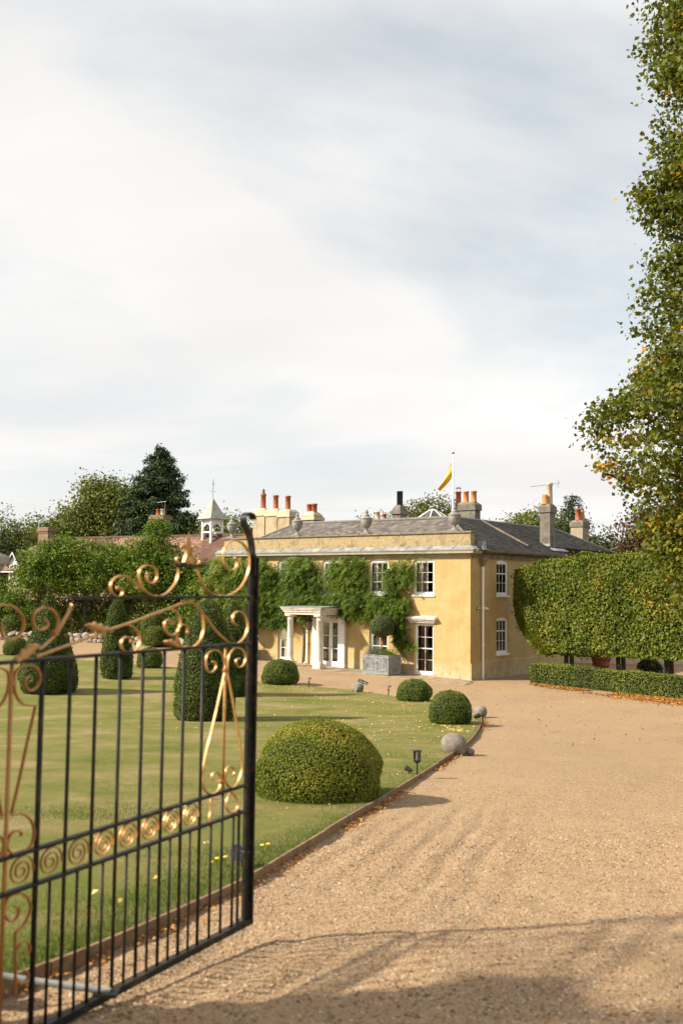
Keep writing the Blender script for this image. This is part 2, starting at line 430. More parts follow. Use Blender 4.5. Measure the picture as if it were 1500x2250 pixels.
def lawnmat():
    m, nt, b = newmat('lawn turf', .95, 0, .2)
    v = coords(nt)
    f = noise(nt, v, .55, 6, .62, .5)
    c = ramp(nt, f, [(.30, (.095, .122, .016)), (.43, (.142, .146, .03)), (.53, (.19, .166, .052)), (.64, (.275, .205, .10))])
    g = noise(nt, v, 9, 6, .7); c = mixc_(nt, maprange(nt, g, .45, .78, 0, .5), c, (.11, .125, .018))
    sp = noise(nt, coords(nt, (1, .6, 1)), 6.0, 8, .75); c = mixc_(nt, maprange(nt, sp, .52, .70, 0, .6), c, (.27, .215, .10))
    s2 = noise(nt, v, 28, 5, .75); c = mixc_(nt, maprange(nt, s2, .48, .72, 0, .55), c, (.085, .105, .016))
    setcol(nt, b, c); bump(nt, b, noise(nt, v, 80, 5, .7), .8, .02)
    return m
M['lawn'] = lawnmat()
M['field'] = mottled('rough grass', (.06, .075, .02), (.10, .11, .03), .4, .95, 0, 12, .5, .05)
M['flags'] = mottled('york stone flags', (.24, .175, .105), (.345, .26, .165), 3.5, .88, 0, 40, .4, .006, (.17, .125, .075), 1.6)
M['rubble'] = mottled('limestone rubble', (.25, .21, .165), (.40, .345, .275), 6, .9, 0, 25, .6, .015, (.15, .12, .09), 3)

M['lf_box'] = leafmat('box leaves', [(0, (0.073, 0.106, 0.013)), (.4, (0.113, 0.144, 0.018)), (.75, (0.172, 0.188, 0.025)), (.93, (0.265, 0.237, 0.034)), (1, (0.345, 0.213, 0.045))], .55, .2)
M['lf_boxnear'] = leafmat('yellow green box leaves', [(0, (0.065, 0.090, 0.009)), (.35, (0.143, 0.176, 0.020)), (.7, (0.244, 0.250, 0.032)), (.9, (0.354, 0.305, 0.049)), (1, (0.403, 0.244, 0.055))], .55, .25)  # yellower leaf colour for the dome nearest the camera
M['lf_boxdark'] = leafmat('mature box leaves', [(0, (0.040, 0.071, 0.013)), (.5, (0.101, 0.145, 0.023)), (.9, (0.194, 0.220, 0.035)), (1, (0.314, 0.262, 0.047))], .55, .15)
M['lf_bay'] = leafmat('grey green clipped leaves', [(0, (.05, .075, .028)), (.5, (.095, .13, .048)), (.9, (.16, .19, .075)), (1, (.22, .22, .09))], .55, .2)
M['lf_yew'] = leafmat('yew leaves', [(0, (0.027, 0.048, 0.010)), (.5, (0.066, 0.101, 0.017)), (.88, (0.125, 0.160, 0.025)), (1, (0.251, 0.218, 0.040))], .55, .12)
M['lf_horn'] = leafmat('hornbeam leaves', [(0, (0.038, 0.070, 0.010)), (.4, (0.094, 0.137, 0.017)), (.75, (0.167, 0.191, 0.023)), (.93, (0.279, 0.243, 0.036)), (1, (0.391, 0.210, 0.047))], .55, .25)
M['lf_lime'] = leafmat('lime tree leaves', [(0, (0.044, 0.063, 0.008)), (.45, (0.110, 0.127, 0.014)), (.78, (0.201, 0.183, 0.022)), (.88, (0.315, 0.222, 0.025)), (.95, (0.602, 0.297, 0.025)), (1, (0.572, 0.176, 0.018))], .55, .32)
M['lf_wist'] = leafmat('wisteria leaves', [(0, (0.040, 0.077, 0.010)), (.45, (0.097, 0.155, 0.015)), (.8, (0.175, 0.213, 0.024)), (.95, (0.301, 0.260, 0.042)), (1, (0.451, 0.319, 0.107))], .55, .28)
M['lf_tree'] = leafmat('broadleaf tree leaves', [(0, (0.050, 0.071, 0.016)), (.5, (0.123, 0.150, 0.029)), (.85, (0.216, 0.227, 0.048)), (1, (0.320, 0.258, 0.068))], .55, .25)
M['lf_garden'] = leafmat('garden tree leaves', [(0, (0.041, 0.083, 0.011)), (.5, (0.106, 0.170, 0.020)), (.85, (0.200, 0.252, 0.032)), (.97, (0.327, 0.308, 0.050)), (1, (0.594, 0.336, 0.050))], .55, .28)
M['lf_dark'] = leafmat('dark evergreen leaves', [(0, (0.023, 0.038, 0.011)), (.6, (0.045, 0.060, 0.015)), (1, (0.089, 0.096, 0.024))], .55, .12)
M['lf_conifer'] = leafmat('conifer needles', [(0, (0.024, 0.043, 0.018)), (.6, (0.046, 0.070, 0.025)), (1, (0.093, 0.106, 0.039))], .55, .12)
M['lf_copper'] = leafmat('copper beech leaves', [(0, (0.041, 0.024, 0.010)), (.6, (0.076, 0.044, 0.014)), (1, (0.140, 0.083, 0.022))], .55, .2)
M['lf_silver'] = leafmat('silver lavender leaves', [(0, (.10, .13, .085)), (.6, (.16, .19, .13)), (1, (.27, .29, .22))], .6, .2)
M['lf_fallen'] = leafmat('fallen yellow leaves', [(0, (.42, .25, .05)), (.5, (.58, .40, .10)), (.8, (.68, .55, .24)), (1, (.75, .68, .42))], .6, .15)
M['lf_brown'] = leafmat('fallen brown leaves', [(0, (.20, .06, .015)), (.45, (.36, .14, .03)), (.8, (.52, .26, .06)), (1, (.60, .40, .14))], .6, .15)
M['grassblade'] = leafmat('grass blades', [(0, (.055, .105, .011)), (.5, (.09, .145, .018)), (.8, (.15, .165, .036)), (1, (.28, .225, .10))], .55, .3)
def pebblemat():
    m, nt, b = newmat('pebbles', .8)
    a = nt.nodes.new('ShaderNodeAttribute'); a.attribute_name = 'rnd'
    setcol(nt, b, ramp(nt, a.outputs['Fac'], [(0, (.11, .062, .03)), (.3, (.26, .153, .075)), (.6, (.35, .220, .116)), (.84, (.41, .283, .168)), (.95, (.50, .40, .29)), (1, (.18, .155, .135))]))
    return m
M['pebble'] = pebblemat()
# ================================================================ the ground
EDGE = [(-2.6, 3.6), (-2.15, 4.5), (-1.75, 5.35), (-1.44, 6.02), (-1.06, 7.0), (-0.70, 8.03), (-0.46, 8.96), (-0.19, 10.02), (0.19, 11.53), (0.56, 12.9),
        (1.25, 15.72), (2.20, 19.6), (2.94, 22.84), (3.55, 25.99), (4.10, 29.23), (4.36, 31.43)]
EDGE_S = spline(EDGE, 6)
FAR = [(4.36, 31.43), (4.36, 33.3), (3.47, 35.6), (2.58, 36.9), (1.80, 38.0), (0.44, 39.6), (-1.2, 40.5), (-3.52, 41.9), (-6.9, 46.0), (-9.6, 47.6), (-12.63, 49.2),
       (-15.65, 50.3), (-21.0, 51.8), (-45, 54)]
_er = EDGE_S[:-1] + spline(FAR, 4)
_ey = np.array([p[1] for p in _er]); _ex = np.array([p[0] for p in _er])
def lawn_right(y): return np.interp(y, _ey, _ex)

def sheet(name, xs, ys, zf, mat, kind='structure', hole=None):
    X, Y = np.meshgrid(xs, ys); Z = zf(X, Y); n = len(xs); m = len(ys)
    Vv = np.stack([X, Y, Z], -1).reshape(-1, 3)
    i = np.arange(m - 1)[:, None] * n + np.arange(n - 1)[None, :]
    Ff = np.stack([i, i + 1, i + n + 1, i + n], -1).reshape(-1, 4)
    o = link(name, np_mesh(name, Vv, Ff), mat); o['kind'] = kind
    o.data.polygons.foreach_set('use_smooth', [True] * len(o.data.polygons)); return o

far_y = np.concatenate([np.linspace(-60, 0, 10), np.linspace(5, 90, 30), np.geomspace(100, 1500, 14)])
far_x = np.concatenate([-np.geomspace(1500, 60, 12), np.linspace(-50, 50, 34), np.geomspace(60, 1500, 12)])
sheet('ground', far_x, far_y, lambda X, Y: gzv(X, np.clip(Y, -60, 90)) - .06, M['field'])

def vnoise(X, Y, s, seed):
    r = np.random.default_rng(seed); T = r.random((64, 64)); x = X * s; y = Y * s
    xi = np.floor(x).astype(int); yi = np.floor(y).astype(int); fx = x - xi; fy = y - yi
    fx = fx * fx * (3 - 2 * fx); fy = fy * fy * (3 - 2 * fy)
    g = lambda a, b: T[a % 64, b % 64]
    return (g(xi, yi) * (1 - fx) + g(xi + 1, yi) * fx) * (1 - fy) + (g(xi, yi + 1) * (1 - fx) + g(xi + 1, yi + 1) * fx) * fy

def gravel_z(X, Y):
    Z = gzv(X, Y)
    d = X - np.interp(Y, _ey[:len(EDGE_S)], _ex[:len(EDGE_S)])                  # distance from the lawn edge
    fade = np.clip((22 - Y) / 10, 0, 1) * np.clip((Y - 2) / 2, 0, 1)
    amp = np.clip(vnoise(X, Y, .55, 3) * 1.5 - .25, 0, 1) * np.clip(1.7 - np.abs(d - .95) / .75, .05, 1) * np.clip((13 - Y) / 3, .08, 1)
    ph_ = 5 * vnoise(X, Y, .3, 5) + 2.0 * vnoise(X, Y, 1.6, 6)
    ruts = (np.sin(d * 19 + ph_) * .6 + np.sin(d * 37 + 3 * ph_) * .5 * vnoise(X, Y, 1.1, 7)) * .040 * amp
    lump = (vnoise(X, Y, 3.1, 8) - .5) * .02 + (vnoise(X, Y, 7.3, 9) - .5) * .012
    return Z + (ruts + lump) * fade + (vnoise(X, Y, .9, 4) - .5) * .03
gx = np.concatenate([np.linspace(-48, -4, 60), np.arange(-3.9, 6.6, .055), np.linspace(6.7, 40, 60)])
gy = np.concatenate([np.linspace(-8, 3.3, 20), np.arange(3.4, 13, .055), np.linspace(13.1, 30, 110), np.linspace(30.5, 76, 60)])
sheet('gravel_drive', gx, gy, gravel_z, M['gravel'])

# the lawn lies a hand above the gravel behind its board
ly = np.concatenate([np.linspace(3.6, 16, 90), np.linspace(16.2, 54, 130)])
lw = np.concatenate([[0], np.cumsum(np.geomspace(.05, 3.0, 60))])
R_, W_ = np.meshgrid(ly, lw, indexing='ij')
LX = lawn_right(R_) - W_; LY = R_
lift = np.where(R_ < 31.4, .075, .075 - .025 * np.clip((R_ - 31.4) / 3, 0, 1)) * np.where(W_ < .001, .8, 1)
LZ = gzv(LX, LY) + lift + (vnoise(LX, LY, .8, 12) - .5) * .025 * np.clip(W_ / .5, 0, 1)
n = len(lw); i = np.arange(len(ly) - 1)[:, None] * n + np.arange(n - 1)[None, :]
Ff = np.stack([i + 1, i, i + n, i + n + 1], -1).reshape(-1, 4)
lawn = link('lawn', np_mesh('lawn', np.stack([LX, LY, LZ], -1).reshape(-1, 3), Ff), M['lawn'], None, True); lawn['kind'] = 'structure'
def lawn_z(x, y): return gz(x, y) + (.075 if y < 31.4 else .075 - .025 * min(1, (y - 31.4) / 3))

# timber board edging, one board after another
root = empty('lawn_edging', (0, 0, 0))
tag(root, 'low weathered timber board edging between the lawn and the gravel drive', 'edging')
acc = 0; seg = [EDGE_S[0]]; runs = []
for a, b in zip(EDGE_S, EDGE_S[1:]):
    acc += math.dist(a, b); seg.append(b)
    if acc > 2.3: runs.append(seg); seg = [b]; acc = 0
runs.append(seg)
for k, s in enumerate(runs):
    mb = MB(); m = len(s); vs = []; fs = []; tilt = random.uniform(-.008, .008); dz = random.uniform(-.012, .012)
    for j, p in enumerate(s):
        a = s[max(j - 1, 0)]; b = s[min(j + 1, m - 1)]; L = math.dist(a, b); tx, ty = (b[0] - a[0]) / L, (b[1] - a[1]) / L
        px, py = p[0] + tx * (.004 if j == 0 else -.004 if j == m - 1 else 0), p[1] + ty * (.004 if j == 0 else -.004 if j == m - 1 else 0)
        z = gz(px, py)
        for off, hh in ((.0, -.06), (.028 + tilt, .088 + dz), (.0 + tilt, .088 + dz), (.028, -.06)):
            vs.append((px + ty * off, py - tx * off, z + hh))
        # order: inner bottom, outer top, inner top, outer bottom
    for j in range(m - 1):
        q = j * 4
        for a, b in ((0, 2), (2, 1), (1, 3), (3, 0)): fs.append((q + a, q + b, q + 4 + b, q + 4 + a))
    fs += [(0, 3, 1, 2), tuple((m - 1) * 4 + x for x in (2, 1, 3, 0))]
    mb.add(vs, fs); mb.build('board', M['wood'], root)

# grass: near blades as geometry
def blades(n, y0, y1, reach, hmin, hmax, w, pw, fi, fo_):
    y = y0 + (y1 - y0) * RNG.random(n) ** pw
    x = lawn_right(y) - .01 - reach(y) * RNG.random(n)
    patch = vnoise(x, y, .9, 21) + .4 * vnoise(x, y, 3, 22)
    edge = np.clip(1 - (lawn_right(y) - x) / .7, 0, 1)
    keep = RNG.random(n) < np.clip(.25 + .9 * (patch - .35) + edge, .12, 1) * np.clip((y - y0) / fi + .02, 0, 1) * np.clip((y1 - y) / fo_, 0, 1)
    x, y, patch, edge = x[keep], y[keep], patch[keep], edge[keep]; n = len(x)
    h = (hmin + (hmax - hmin) * RNG.random(n)) * (.7 + .6 * edge + .3 * np.clip(patch, 0, 1))
    z = gzv(x, y) + .062
    a = RNG.random(n) * 2 * np.pi; lean = RNG.normal(size=(n, 2)) * .45
    dx_ = np.cos(a) * w; dy_ = np.sin(a) * w
    b0 = np.stack([x - dx_, y - dy_, z], 1); b1 = np.stack([x + dx_, y + dy_, z], 1)
    tp = np.stack([x + lean[:, 0] * h, y + lean[:, 1] * h, z + h], 1)
    rnd = np.clip(.55 * RNG.random(n) + .5 * (1 - np.clip(patch, 0, 1)) - .35 * edge, 0, 1)
    return np.stack([b0, b1, tp], 1).reshape(-1, 3), np.repeat(rnd, 3)
va, ra = blades(150000, 5, 15, lambda y: .6 + .33 * y * .85, .016, .042, .0026, 1.2, .01, 6.0)
vb, rb = blades(130000, 10, 33, lambda y: .8 + .36 * y * .85, .012, .028, .005, 1.0, 7.0, 10.0)
Vv = np.concatenate([va, vb]); rr = np.concatenate([ra, rb])
g = link('grass', np_mesh('grass', Vv, np.arange(len(Vv)).reshape(-1, 3), rr), M['grassblade'])
tag(g, 'short mown grass blades growing on the near lawn', 'grass', kind='stuff')

# loose pebbles on the near gravel
def pebbles(n, y0, y1, s0, s1):
    y = y0 + (y1 - y0) * RNG.random(n) ** 1.35
    half = .36 * y + .5
    x = (RNG.random(n) * 2 - 1) * half
    left = lawn_right(y) + .03
    ok = x > left; x, y = x[ok], y[ok]
    patch = vnoise(x, y, .45, 31); d = x - lawn_right(y)
    keep = RNG.random(len(x)) < np.clip(.35 + 1.1 * (patch - .3) + .5 * np.exp(-d / .8), .18, 1)
    x, y = x[keep], y[keep]; n = len(x)
    s = s0 + (s1 - s0) * RNG.random(n) ** 2.5
    z = gravel_z(x, y) + s * .15
    base = np.array([(1, 0, 0), (.1, .9, .1), (-.95, .1, 0), (-.1, -.85, -.05), (.1, .05, .55), (0, 0, -.5)])
    V_ = base[None] * s[:, None, None] * (1 + .35 * RNG.normal(size=(n, 6, 1)).clip(-1, 1))
    a = RNG.random(n) * 2 * np.pi; c_, s_ = np.cos(a)[:, None], np.sin(a)[:, None]
    vx = V_[..., 0] * c_ - V_[..., 1] * s_; vy = V_[..., 0] * s_ + V_[..., 1] * c_
    Vq = np.stack([vx + x[:, None], vy + y[:, None], V_[..., 2] + z[:, None]], -1).reshape(-1, 3)
    t = np.array([(0, 1, 4), (1, 2, 4), (2, 3, 4), (3, 0, 4)])
    F_ = (t[None] + (np.arange(n) * 6)[:, None, None]).reshape(-1, 3)
    return Vq, F_, np.repeat(RNG.random(n), 6)
v1, f1, r1 = pebbles(75000, 4.2, 11, .004, .016)
v2, f2, r2 = pebbles(40000, 9, 17, .005, .015)
pb = link('loose_gravel', np_mesh('loose_gravel', np.concatenate([v1, v2]), np.concatenate([f1, f2 + len(v1)]), np.concatenate([r1, r2])), M['pebble'])
tag(pb, 'loose tan and cream pebbles lying on the drive', 'gravel', kind='stuff')

# fallen leaves
def fallen(name, x, y, z, size, mat, label):
    n = len(x); P = np.stack([x, y, z + size * .25], 1); N = np.stack([RNG.normal(size=n) * .35, RNG.normal(size=n) * .35, np.ones(n)], 1)
    o = leaves(name, P, N, size, mat, None, .75, .18); tag(o, label, 'leaves', kind='stuff'); return o
def scatter_lawn(n):
    y = 22 + 19 * RNG.random(n) ** .75; x = lawn_right(y) - .1 - np.abs(RNG.normal(size=n)) * 3.8
    return x, y
x, y = scatter_lawn(1150)
y2 = 5.5 + 16 * RNG.random(60); x2 = lawn_right(y2) - .1 - RNG.random(60) * 2.2
x = np.concatenate([x, x2]); y = np.concatenate([y, y2])
fallen('fallen_leaves', x, y, np.array([lawn_z(a, b) for a, b in zip(x, y)]) + .012, .028 + .04 * RNG.random(len(x)), M['lf_fallen'], 'pale yellow leaves fallen on the lawn')
n = 2200; y = 5 + 26 * RNG.random(n); x = lawn_right(y) + .03 + np.abs(RNG.normal(size=n)) * .085
keep = vnoise(x, y, .8, 41) > .42; x, y = x[keep], y[keep]
fallen('leaf_litter', x, y, gzv(x, y) + .012, .022 + .035 * RNG.random(len(x)) * np.clip(y / 14, .5, 1.2), M['lf_brown'], 'russet leaf litter drifted against the timber lawn edging')

# stone flags along the house front
def T2W(t, s, z=0): p = Vector((CX, CY, 0)) + U * t + V * s; return Vector((p.x, p.y, z))
pave = empty('terrace_paving', T2W(0, 0, 0), math.radians(-38)); pave['kind'] = 'structure'
rows = [(-.62, -.012), (-1.22, -.63), (-1.92, -1.23)]
def flagstone(t0, t1, s0, s1):
    mb = MB(lambda t, s, k: (-t, s, gz(*T2W(t, s)[:2]) + k))
    j = .008; h = .03 + random.uniform(-.006, .006)
    mb.box(t0 + j, t1 - j, s0 + j, s1 - j, -.08, h); mb.build('flagstone', M['flags'], pave)
for r, (s0, s1) in enumerate(rows):
    t = -.25 - .3 * r
    while t < 15.6:
        w_ = random.uniform(.65, 1.15); flagstone(t, t + w_, s0, s1); t += w_
for s in (0.4, 1.3, 2.2): pass
# ================================================================ the yellow house
house = empty('country_house', (CX, CY, 0), math.radians(-38))
tag(house, 'ochre stuccoed two storey country house with slate roof and white sash windows', 'house')
FM = lambda a, d, z: (-a, d, z)            # front wall: a runs left from the corner, d inward
SM = lambda a, d, z: (-d, a, z)            # side wall: a runs back from the corner, d inward

def wall(name, mp, a0, a1, z0, z1, ops, depth=.16, mat=None):
    mb = MB(mp)
    As = sorted({a0, a1, *[o[0] for o in ops], *[o[1] for o in ops]}); Zs = sorted({z0, z1, *[o[2] for o in ops], *[o[3] for o in ops]})
    for i in range(len(As) - 1):
        for k in range(len(Zs) - 1):
            am, zm = (As[i] + As[i + 1]) / 2, (Zs[k] + Zs[k + 1]) / 2
            if any(o[0] < am < o[1] and o[2] < zm < o[3] for o in ops): continue
            mb.add([(As[i], 0, Zs[k]), (As[i + 1], 0, Zs[k]), (As[i + 1], 0, Zs[k + 1]), (As[i], 0, Zs[k + 1])], [(0, 1, 2, 3)])
    for b0, b1, c0, c1, rise in ops:
        N = 10; top = []
        for k in range(N + 1):
            q = k / N * 2 - 1; top.append((b0 + (b1 - b0) * k / N, c1 - rise * q * q))
        for k in range(N):
            (p, pz), (q, qz) = top[k], top[k + 1]
            if rise: mb.add([(p, 0, pz), (q, 0, qz), (q, 0, c1), (p, 0, c1)], [(0, 1, 2, 3)])
            mb.add([(p, 0, pz), (q, 0, qz), (q, depth, qz), (p, depth, pz)], [(0, 1, 2, 3)])
        for bb in (b0, b1):
            zt = c1 - rise; mb.add([(bb, 0, c0), (bb, 0, zt), (bb, depth, zt), (bb, depth, c0)], [(0, 1, 2, 3)])
        mb.add([(b0, 0, c0), (b1, 0, c0), (b1, depth, c0), (b0, depth, c0)], [(0, 1, 2, 3)])
    return mb.build(name, mat or M['stucco'], house)

def pane_obj(mp, a0, a1, d, z0, z1, parent):
    tilt = random.uniform(-.002, .002)
    MB(mp).add([(a0, d, z0), (a1, d + tilt, z0), (a1, d + tilt, z1), (a0, d, z1)], [(0, 1, 2, 3)]).build('pane', M['glass'], parent)

def window(mp, a0, a1, z0, z1, cols, rows, rise=.0, d=.07, sill=True, shutter=None, curtain=None, name='sash_window', mat=None, rail=None, par=None):
    """frame mesh > glazing bars, panes, sill, shutter, curtain"""
    wm = mat or M['white']; par = par or house
    fw = .075; mb = MB(mp); zt = z1 - rise
    mb.box(a0, a0 + fw, d, d + .10, z0, zt); mb.box(a1 - fw, a1, d, d + .10, z0, zt)
    mb.box(a0 + fw, a1 - fw, d, d + .10, z0, z0 + .09)
    N = 10
    for k in range(N):                                                  # head, arched on top
        p, q = a0 + (a1 - a0) * k / N, a0 + (a1 - a0) * (k + 1) / N
        pz = z1 - rise * (k / N * 2 - 1) ** 2; qz = z1 - rise * ((k + 1) / N * 2 - 1) ** 2
        lo = zt - .05
        mb.add([(p, d - .003, lo), (q, d - .003, lo), (q, d - .003, qz), (p, d - .003, pz), (p, d + .1, lo), (q, d + .1, lo)], [(0, 1, 2, 3), (0, 1, 5, 4)])
    w = mb.build(name, wm, par)
    ga0, ga1, gz0, gz1 = a0 + fw, a1 - fw, z0 + .09, zt - .05
    st = .045; rail = rail if rail is not None else rows // 2
    sb = MB(mp)
    sb.box(ga0, ga0 + st, d + .03, d + .07, gz0, gz1); sb.box(ga1 - st, ga1, d + .03, d + .07, gz0, gz1)
    sb.box(ga0 + st, ga1 - st, d + .03, d + .07, gz1 - st, gz1); sb.box(ga0 + st, ga1 - st, d + .03, d + .07, gz0, gz0 + .06)
    sb.build('sash', wm, w)
    pa0, pa1, pz0, pz1 = ga0 + st, ga1 - st, gz0 + .06, gz1 - st
    bw = .017
    for c in range(1, cols):
        x = pa0 + (pa1 - pa0) * c / cols; MB(mp).box(x - bw / 2, x + bw / 2, d + .035, d + .068, pz0, pz1).build('glazing_bar', wm, w)
    for r in range(1, rows):
        z = pz0 + (pz1 - pz0) * r / rows; b2 = .048 if r == rail else bw
        MB(mp).box(pa0, pa1, d + (.028 if r == rail else .037), d + .066, z - b2 / 2, z + b2 / 2).build('meeting_rail' if r == rail else 'glazing_bar', wm, w)
    for c in range(cols):
        for r in range(rows):
            pane_obj(mp, pa0 + (pa1 - pa0) * c / cols, pa0 + (pa1 - pa0) * (c + 1) / cols, d + .05, pz0 + (pz1 - pz0) * r / rows, pz0 + (pz1 - pz0) * (r + 1) / rows, w)
    if sill: MB(mp).box(a0 - .06, a1 + .06, -.055, d + .02, z0 - .075, z0 + .004).build('sill', wm, w, bevel=.008)
    if shutter:                                                         # folded panel shutter standing in the reveal
        s0, s1 = shutter; sh = MB(mp); sh.box(s0, s1, d + .16, d + .20, z0 + .05, zt - .03)
        n_ = 4
        for k in range(n_):
            q0 = z0 + .12 + (zt - z0 - .25) * k / n_; q1 = z0 + .04 + (zt - z0 - .25) * (k + 1) / n_
            for e in ((s0 + .05, s1 - .05, q0, q0 + .018), (s0 + .05, s1 - .05, q1 - .018, q1), (s0 + .05, s0 + .068, q0 + .018, q1 - .018), (s1 - .068, s1 - .05, q0 + .018, q1 - .018)):
                sh.box(e[0], e[1], d + .145, d + .16, e[2], e[3])
        sh.build('shutter', M['shutter'], w)
    if curtain:
        c0, c1, cmat = curtain; cb = MB(mp); vs = []; N = 24
        for k in range(N + 1):
            a = c0 + (c1 - c0) * k / N; dd = d + .27 + .035 * math.sin(k * 1.9) + .01 * math.sin(k * 4.1)
            vs += [(a + .02 * math.sin(k), dd, z0 + .03), (a, dd, zt)]
        cb.add(vs, [(2 * k, 2 * k + 2, 2 * k + 3, 2 * k + 1) for k in range(N)]); cb.build('curtain', cmat, w)
    return w

up_w = [(1.94, 3.09), (4.52, 5.68), (7.44, 8.59), (10.43, 11.58), (13.35, 14.45)]
fops = [(a, b, 3.79, 5.50, .11) for a, b in up_w]
fops += [(1.96, 3.02, .13, 2.46, 0), (4.53, 5.62, .17, 2.42, 0), (7.44, 8.62, .19, 2.46, 0), (10.45, 11.49, .34, 2.52, 0), (12.86, 13.95, .40, 2.52, 0)]
wall('front_wall', FM, 0, 15.5, -.3, 5.66, fops)
sops = [(2.36, 3.52, 3.80, 5.47, .10), (2.36, 3.50, 1.07, 2.80, .10), (7.20, 8.36, 3.80, 5.47, .10)]
wall('side_wall', SM, 0, 9.2, -.3, 5.66, sops)
for k, (a, b) in enumerate(up_w):
    window(FM, a, b, 3.79, 5.50, 3, 3, .11, shutter=(b - .42, b - .12), curtain=(b - .62, b - .30, M['curtain']), rail=1)
window(FM, 1.96, 3.02, .13, 2.46, 2, 4, 0, .10, False, curtain=(2.5, 2.9, M['curtainred']), name='french_window')
window(FM, 4.53, 5.62, .17, 2.42, 2, 4, 0, .10, False, curtain=(5.1, 5.5, M['curtain']), name='french_window')
window(FM, 10.45, 11.49, .34, 2.52, 2, 4, 0, .10, False, shutter=(10.95, 11.38), name='french_window')
window(FM, 12.86, 13.95, .40, 2.52, 2, 4, 0, .10, False, shutter=(13.5, 13.85), name='french_window')
for a, b, c, e, r in sops:
    window(SM, a, b, c, e, 3, 3, r, .05, True, curtain=(a + .08, a + .75, M['shadecurtain'] if c > 3 else M['curtainred']), rail=2)
# hood over the right-hand french window
hb = MB(FM)
hb.box(1.86, 3.22, -.10, .02, 2.50, 2.58); hb.box(1.80, 3.28, -.17, .02, 2.583, 2.66); hb.box(1.74, 3.34, -.24, .02, 2.663, 2.72)
hb.add([(1.72, -.26, 2.723), (3.36, -.26, 2.723), (3.36, .02, 2.723), (1.72, .02, 2.723), (1.72, -.26, 2.76), (3.36, -.26, 2.76), (3.30, .0, 2.83), (1.78, .0, 2.83)],
       [(0, 1, 2, 3), (4, 5, 6, 7), (0, 1, 5, 4), (1, 2, 6, 5), (3, 0, 4, 7)])
hb.build('window_hood', M['stonewhite'], house, bevel=.006)
# plinth on the side
pl = MB(SM); pl.box(-.0, 9.2, -.05, .02, -.3, .76); pl.add([(-.0, -.05, .76), (9.2, -.05, .76), (9.2, 0, .80), (0, 0, .80)], [(0, 1, 2, 3)])
pl.build('plinth', M['stucco'], house)
# inside: plaster walls and a floor, so that the panes look into rooms
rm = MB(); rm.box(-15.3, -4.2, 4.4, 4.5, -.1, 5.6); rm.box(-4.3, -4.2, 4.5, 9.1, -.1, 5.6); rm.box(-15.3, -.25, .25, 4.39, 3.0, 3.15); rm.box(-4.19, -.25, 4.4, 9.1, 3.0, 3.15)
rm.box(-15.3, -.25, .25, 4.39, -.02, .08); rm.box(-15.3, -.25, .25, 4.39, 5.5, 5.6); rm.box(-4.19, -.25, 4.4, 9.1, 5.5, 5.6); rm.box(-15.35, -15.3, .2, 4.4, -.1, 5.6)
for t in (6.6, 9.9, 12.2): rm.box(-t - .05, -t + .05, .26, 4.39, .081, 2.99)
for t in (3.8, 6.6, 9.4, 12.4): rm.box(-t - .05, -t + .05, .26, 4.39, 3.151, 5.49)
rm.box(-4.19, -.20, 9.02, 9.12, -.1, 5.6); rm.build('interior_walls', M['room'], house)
# left end wall and the set-back rear wing wall
MB().add([(-15.5, 0, -.3), (-15.5, 5.6, -.3), (-15.5, 5.6, 6.0), (-15.5, 0, 6.0)], [(0, 1, 2, 3)]).build('end_wall', M['stucco'], house)
MB().add([(0, 9.2, -.3), (-1.1, 9.2, -.3), (-1.1, 9.2, 5.66), (0, 9.2, 5.66), (-1.1, 9.2, -.3), (-1.1, 17.2, -.3), (-1.1, 17.2, 5.66), (-1.1, 9.2, 5.66)],
         [(0, 1, 2, 3), (4, 5, 6, 7)]).build('rear_wall', M['stucco'], house)

# ---- cornice, parapet
def run_profile(name, prof, pts, mat, closed=False):
    """sweep an outward profile (out, z) along plan points (local x, y) with mitred corners"""
    vs = []; fs = []; m = len(prof); n_ = len(pts)
    for i, p in enumerate(pts):
        d0 = Vector((pts[i][0] - pts[i - 1][0], pts[i][1] - pts[i - 1][1])) if i > 0 else None
        d1 = Vector((pts[i + 1][0] - pts[i][0], pts[i + 1][1] - pts[i][1])) if i < n_ - 1 else None
        nn = []
        for d in (d0, d1):
            if d is not None: d.normalize(); nn.append(Vector((d.y, -d.x)))
        o = nn[0] if len(nn) == 1 else (nn[0] + nn[1]) / (1 + nn[0].dot(nn[1]))
        for q, z in prof: vs.append((p[0] + o.x * q, p[1] + o.y * q, z))
    for i in range(n_ - 1):
        for k in range(m - 1): fs.append((i * m + k, (i + 1) * m + k, (i + 1) * m + k + 1, i * m + k + 1))
    fs.append(tuple(range(m - 1, -1, -1))); fs.append(tuple((n_ - 1) * m + k for k in range(m)))
    return MB().add(vs, fs).build(name, mat, house)
fp = [(-15.5, 0), (0, 0)]
run_profile('frieze', [(-.02, 5.56), (.05, 5.56), (.05, 5.67), (.02, 5.68)], fp, M['friezepaint'])
run_profile('cornice', [(-.02, 5.683), (.10, 5.683), (.16, 5.70), (.30, 5.712), (.31, 5.80), (.345, 5.83), (.345, 5.86), (-.02, 5.90)], [(-15.85, 0), (.0, 0), (.0, .55)], M['friezepaint'])
run_profile('lead_flashing', [(.05, 6.06), (.36, 5.895), (.36, 5.865), (.33, 5.868), (.02, 5.99)], [(-15.88, 0), (.0, 0), (.0, .50)], M['lead'])
for k in range(12):
    t = .7 + k * 1.3
    MB(FM).tube([(t, -.05, 6.07), (t + .05, -.365, 5.905)], .013, 6).build('lead_roll', M['lead'], house)
pb_ = MB(); pb_.box(-15.5, 0, .0, .34, 5.95, 6.63); pb_.build('parapet', M['stucco_old'], house)
t = 0.0
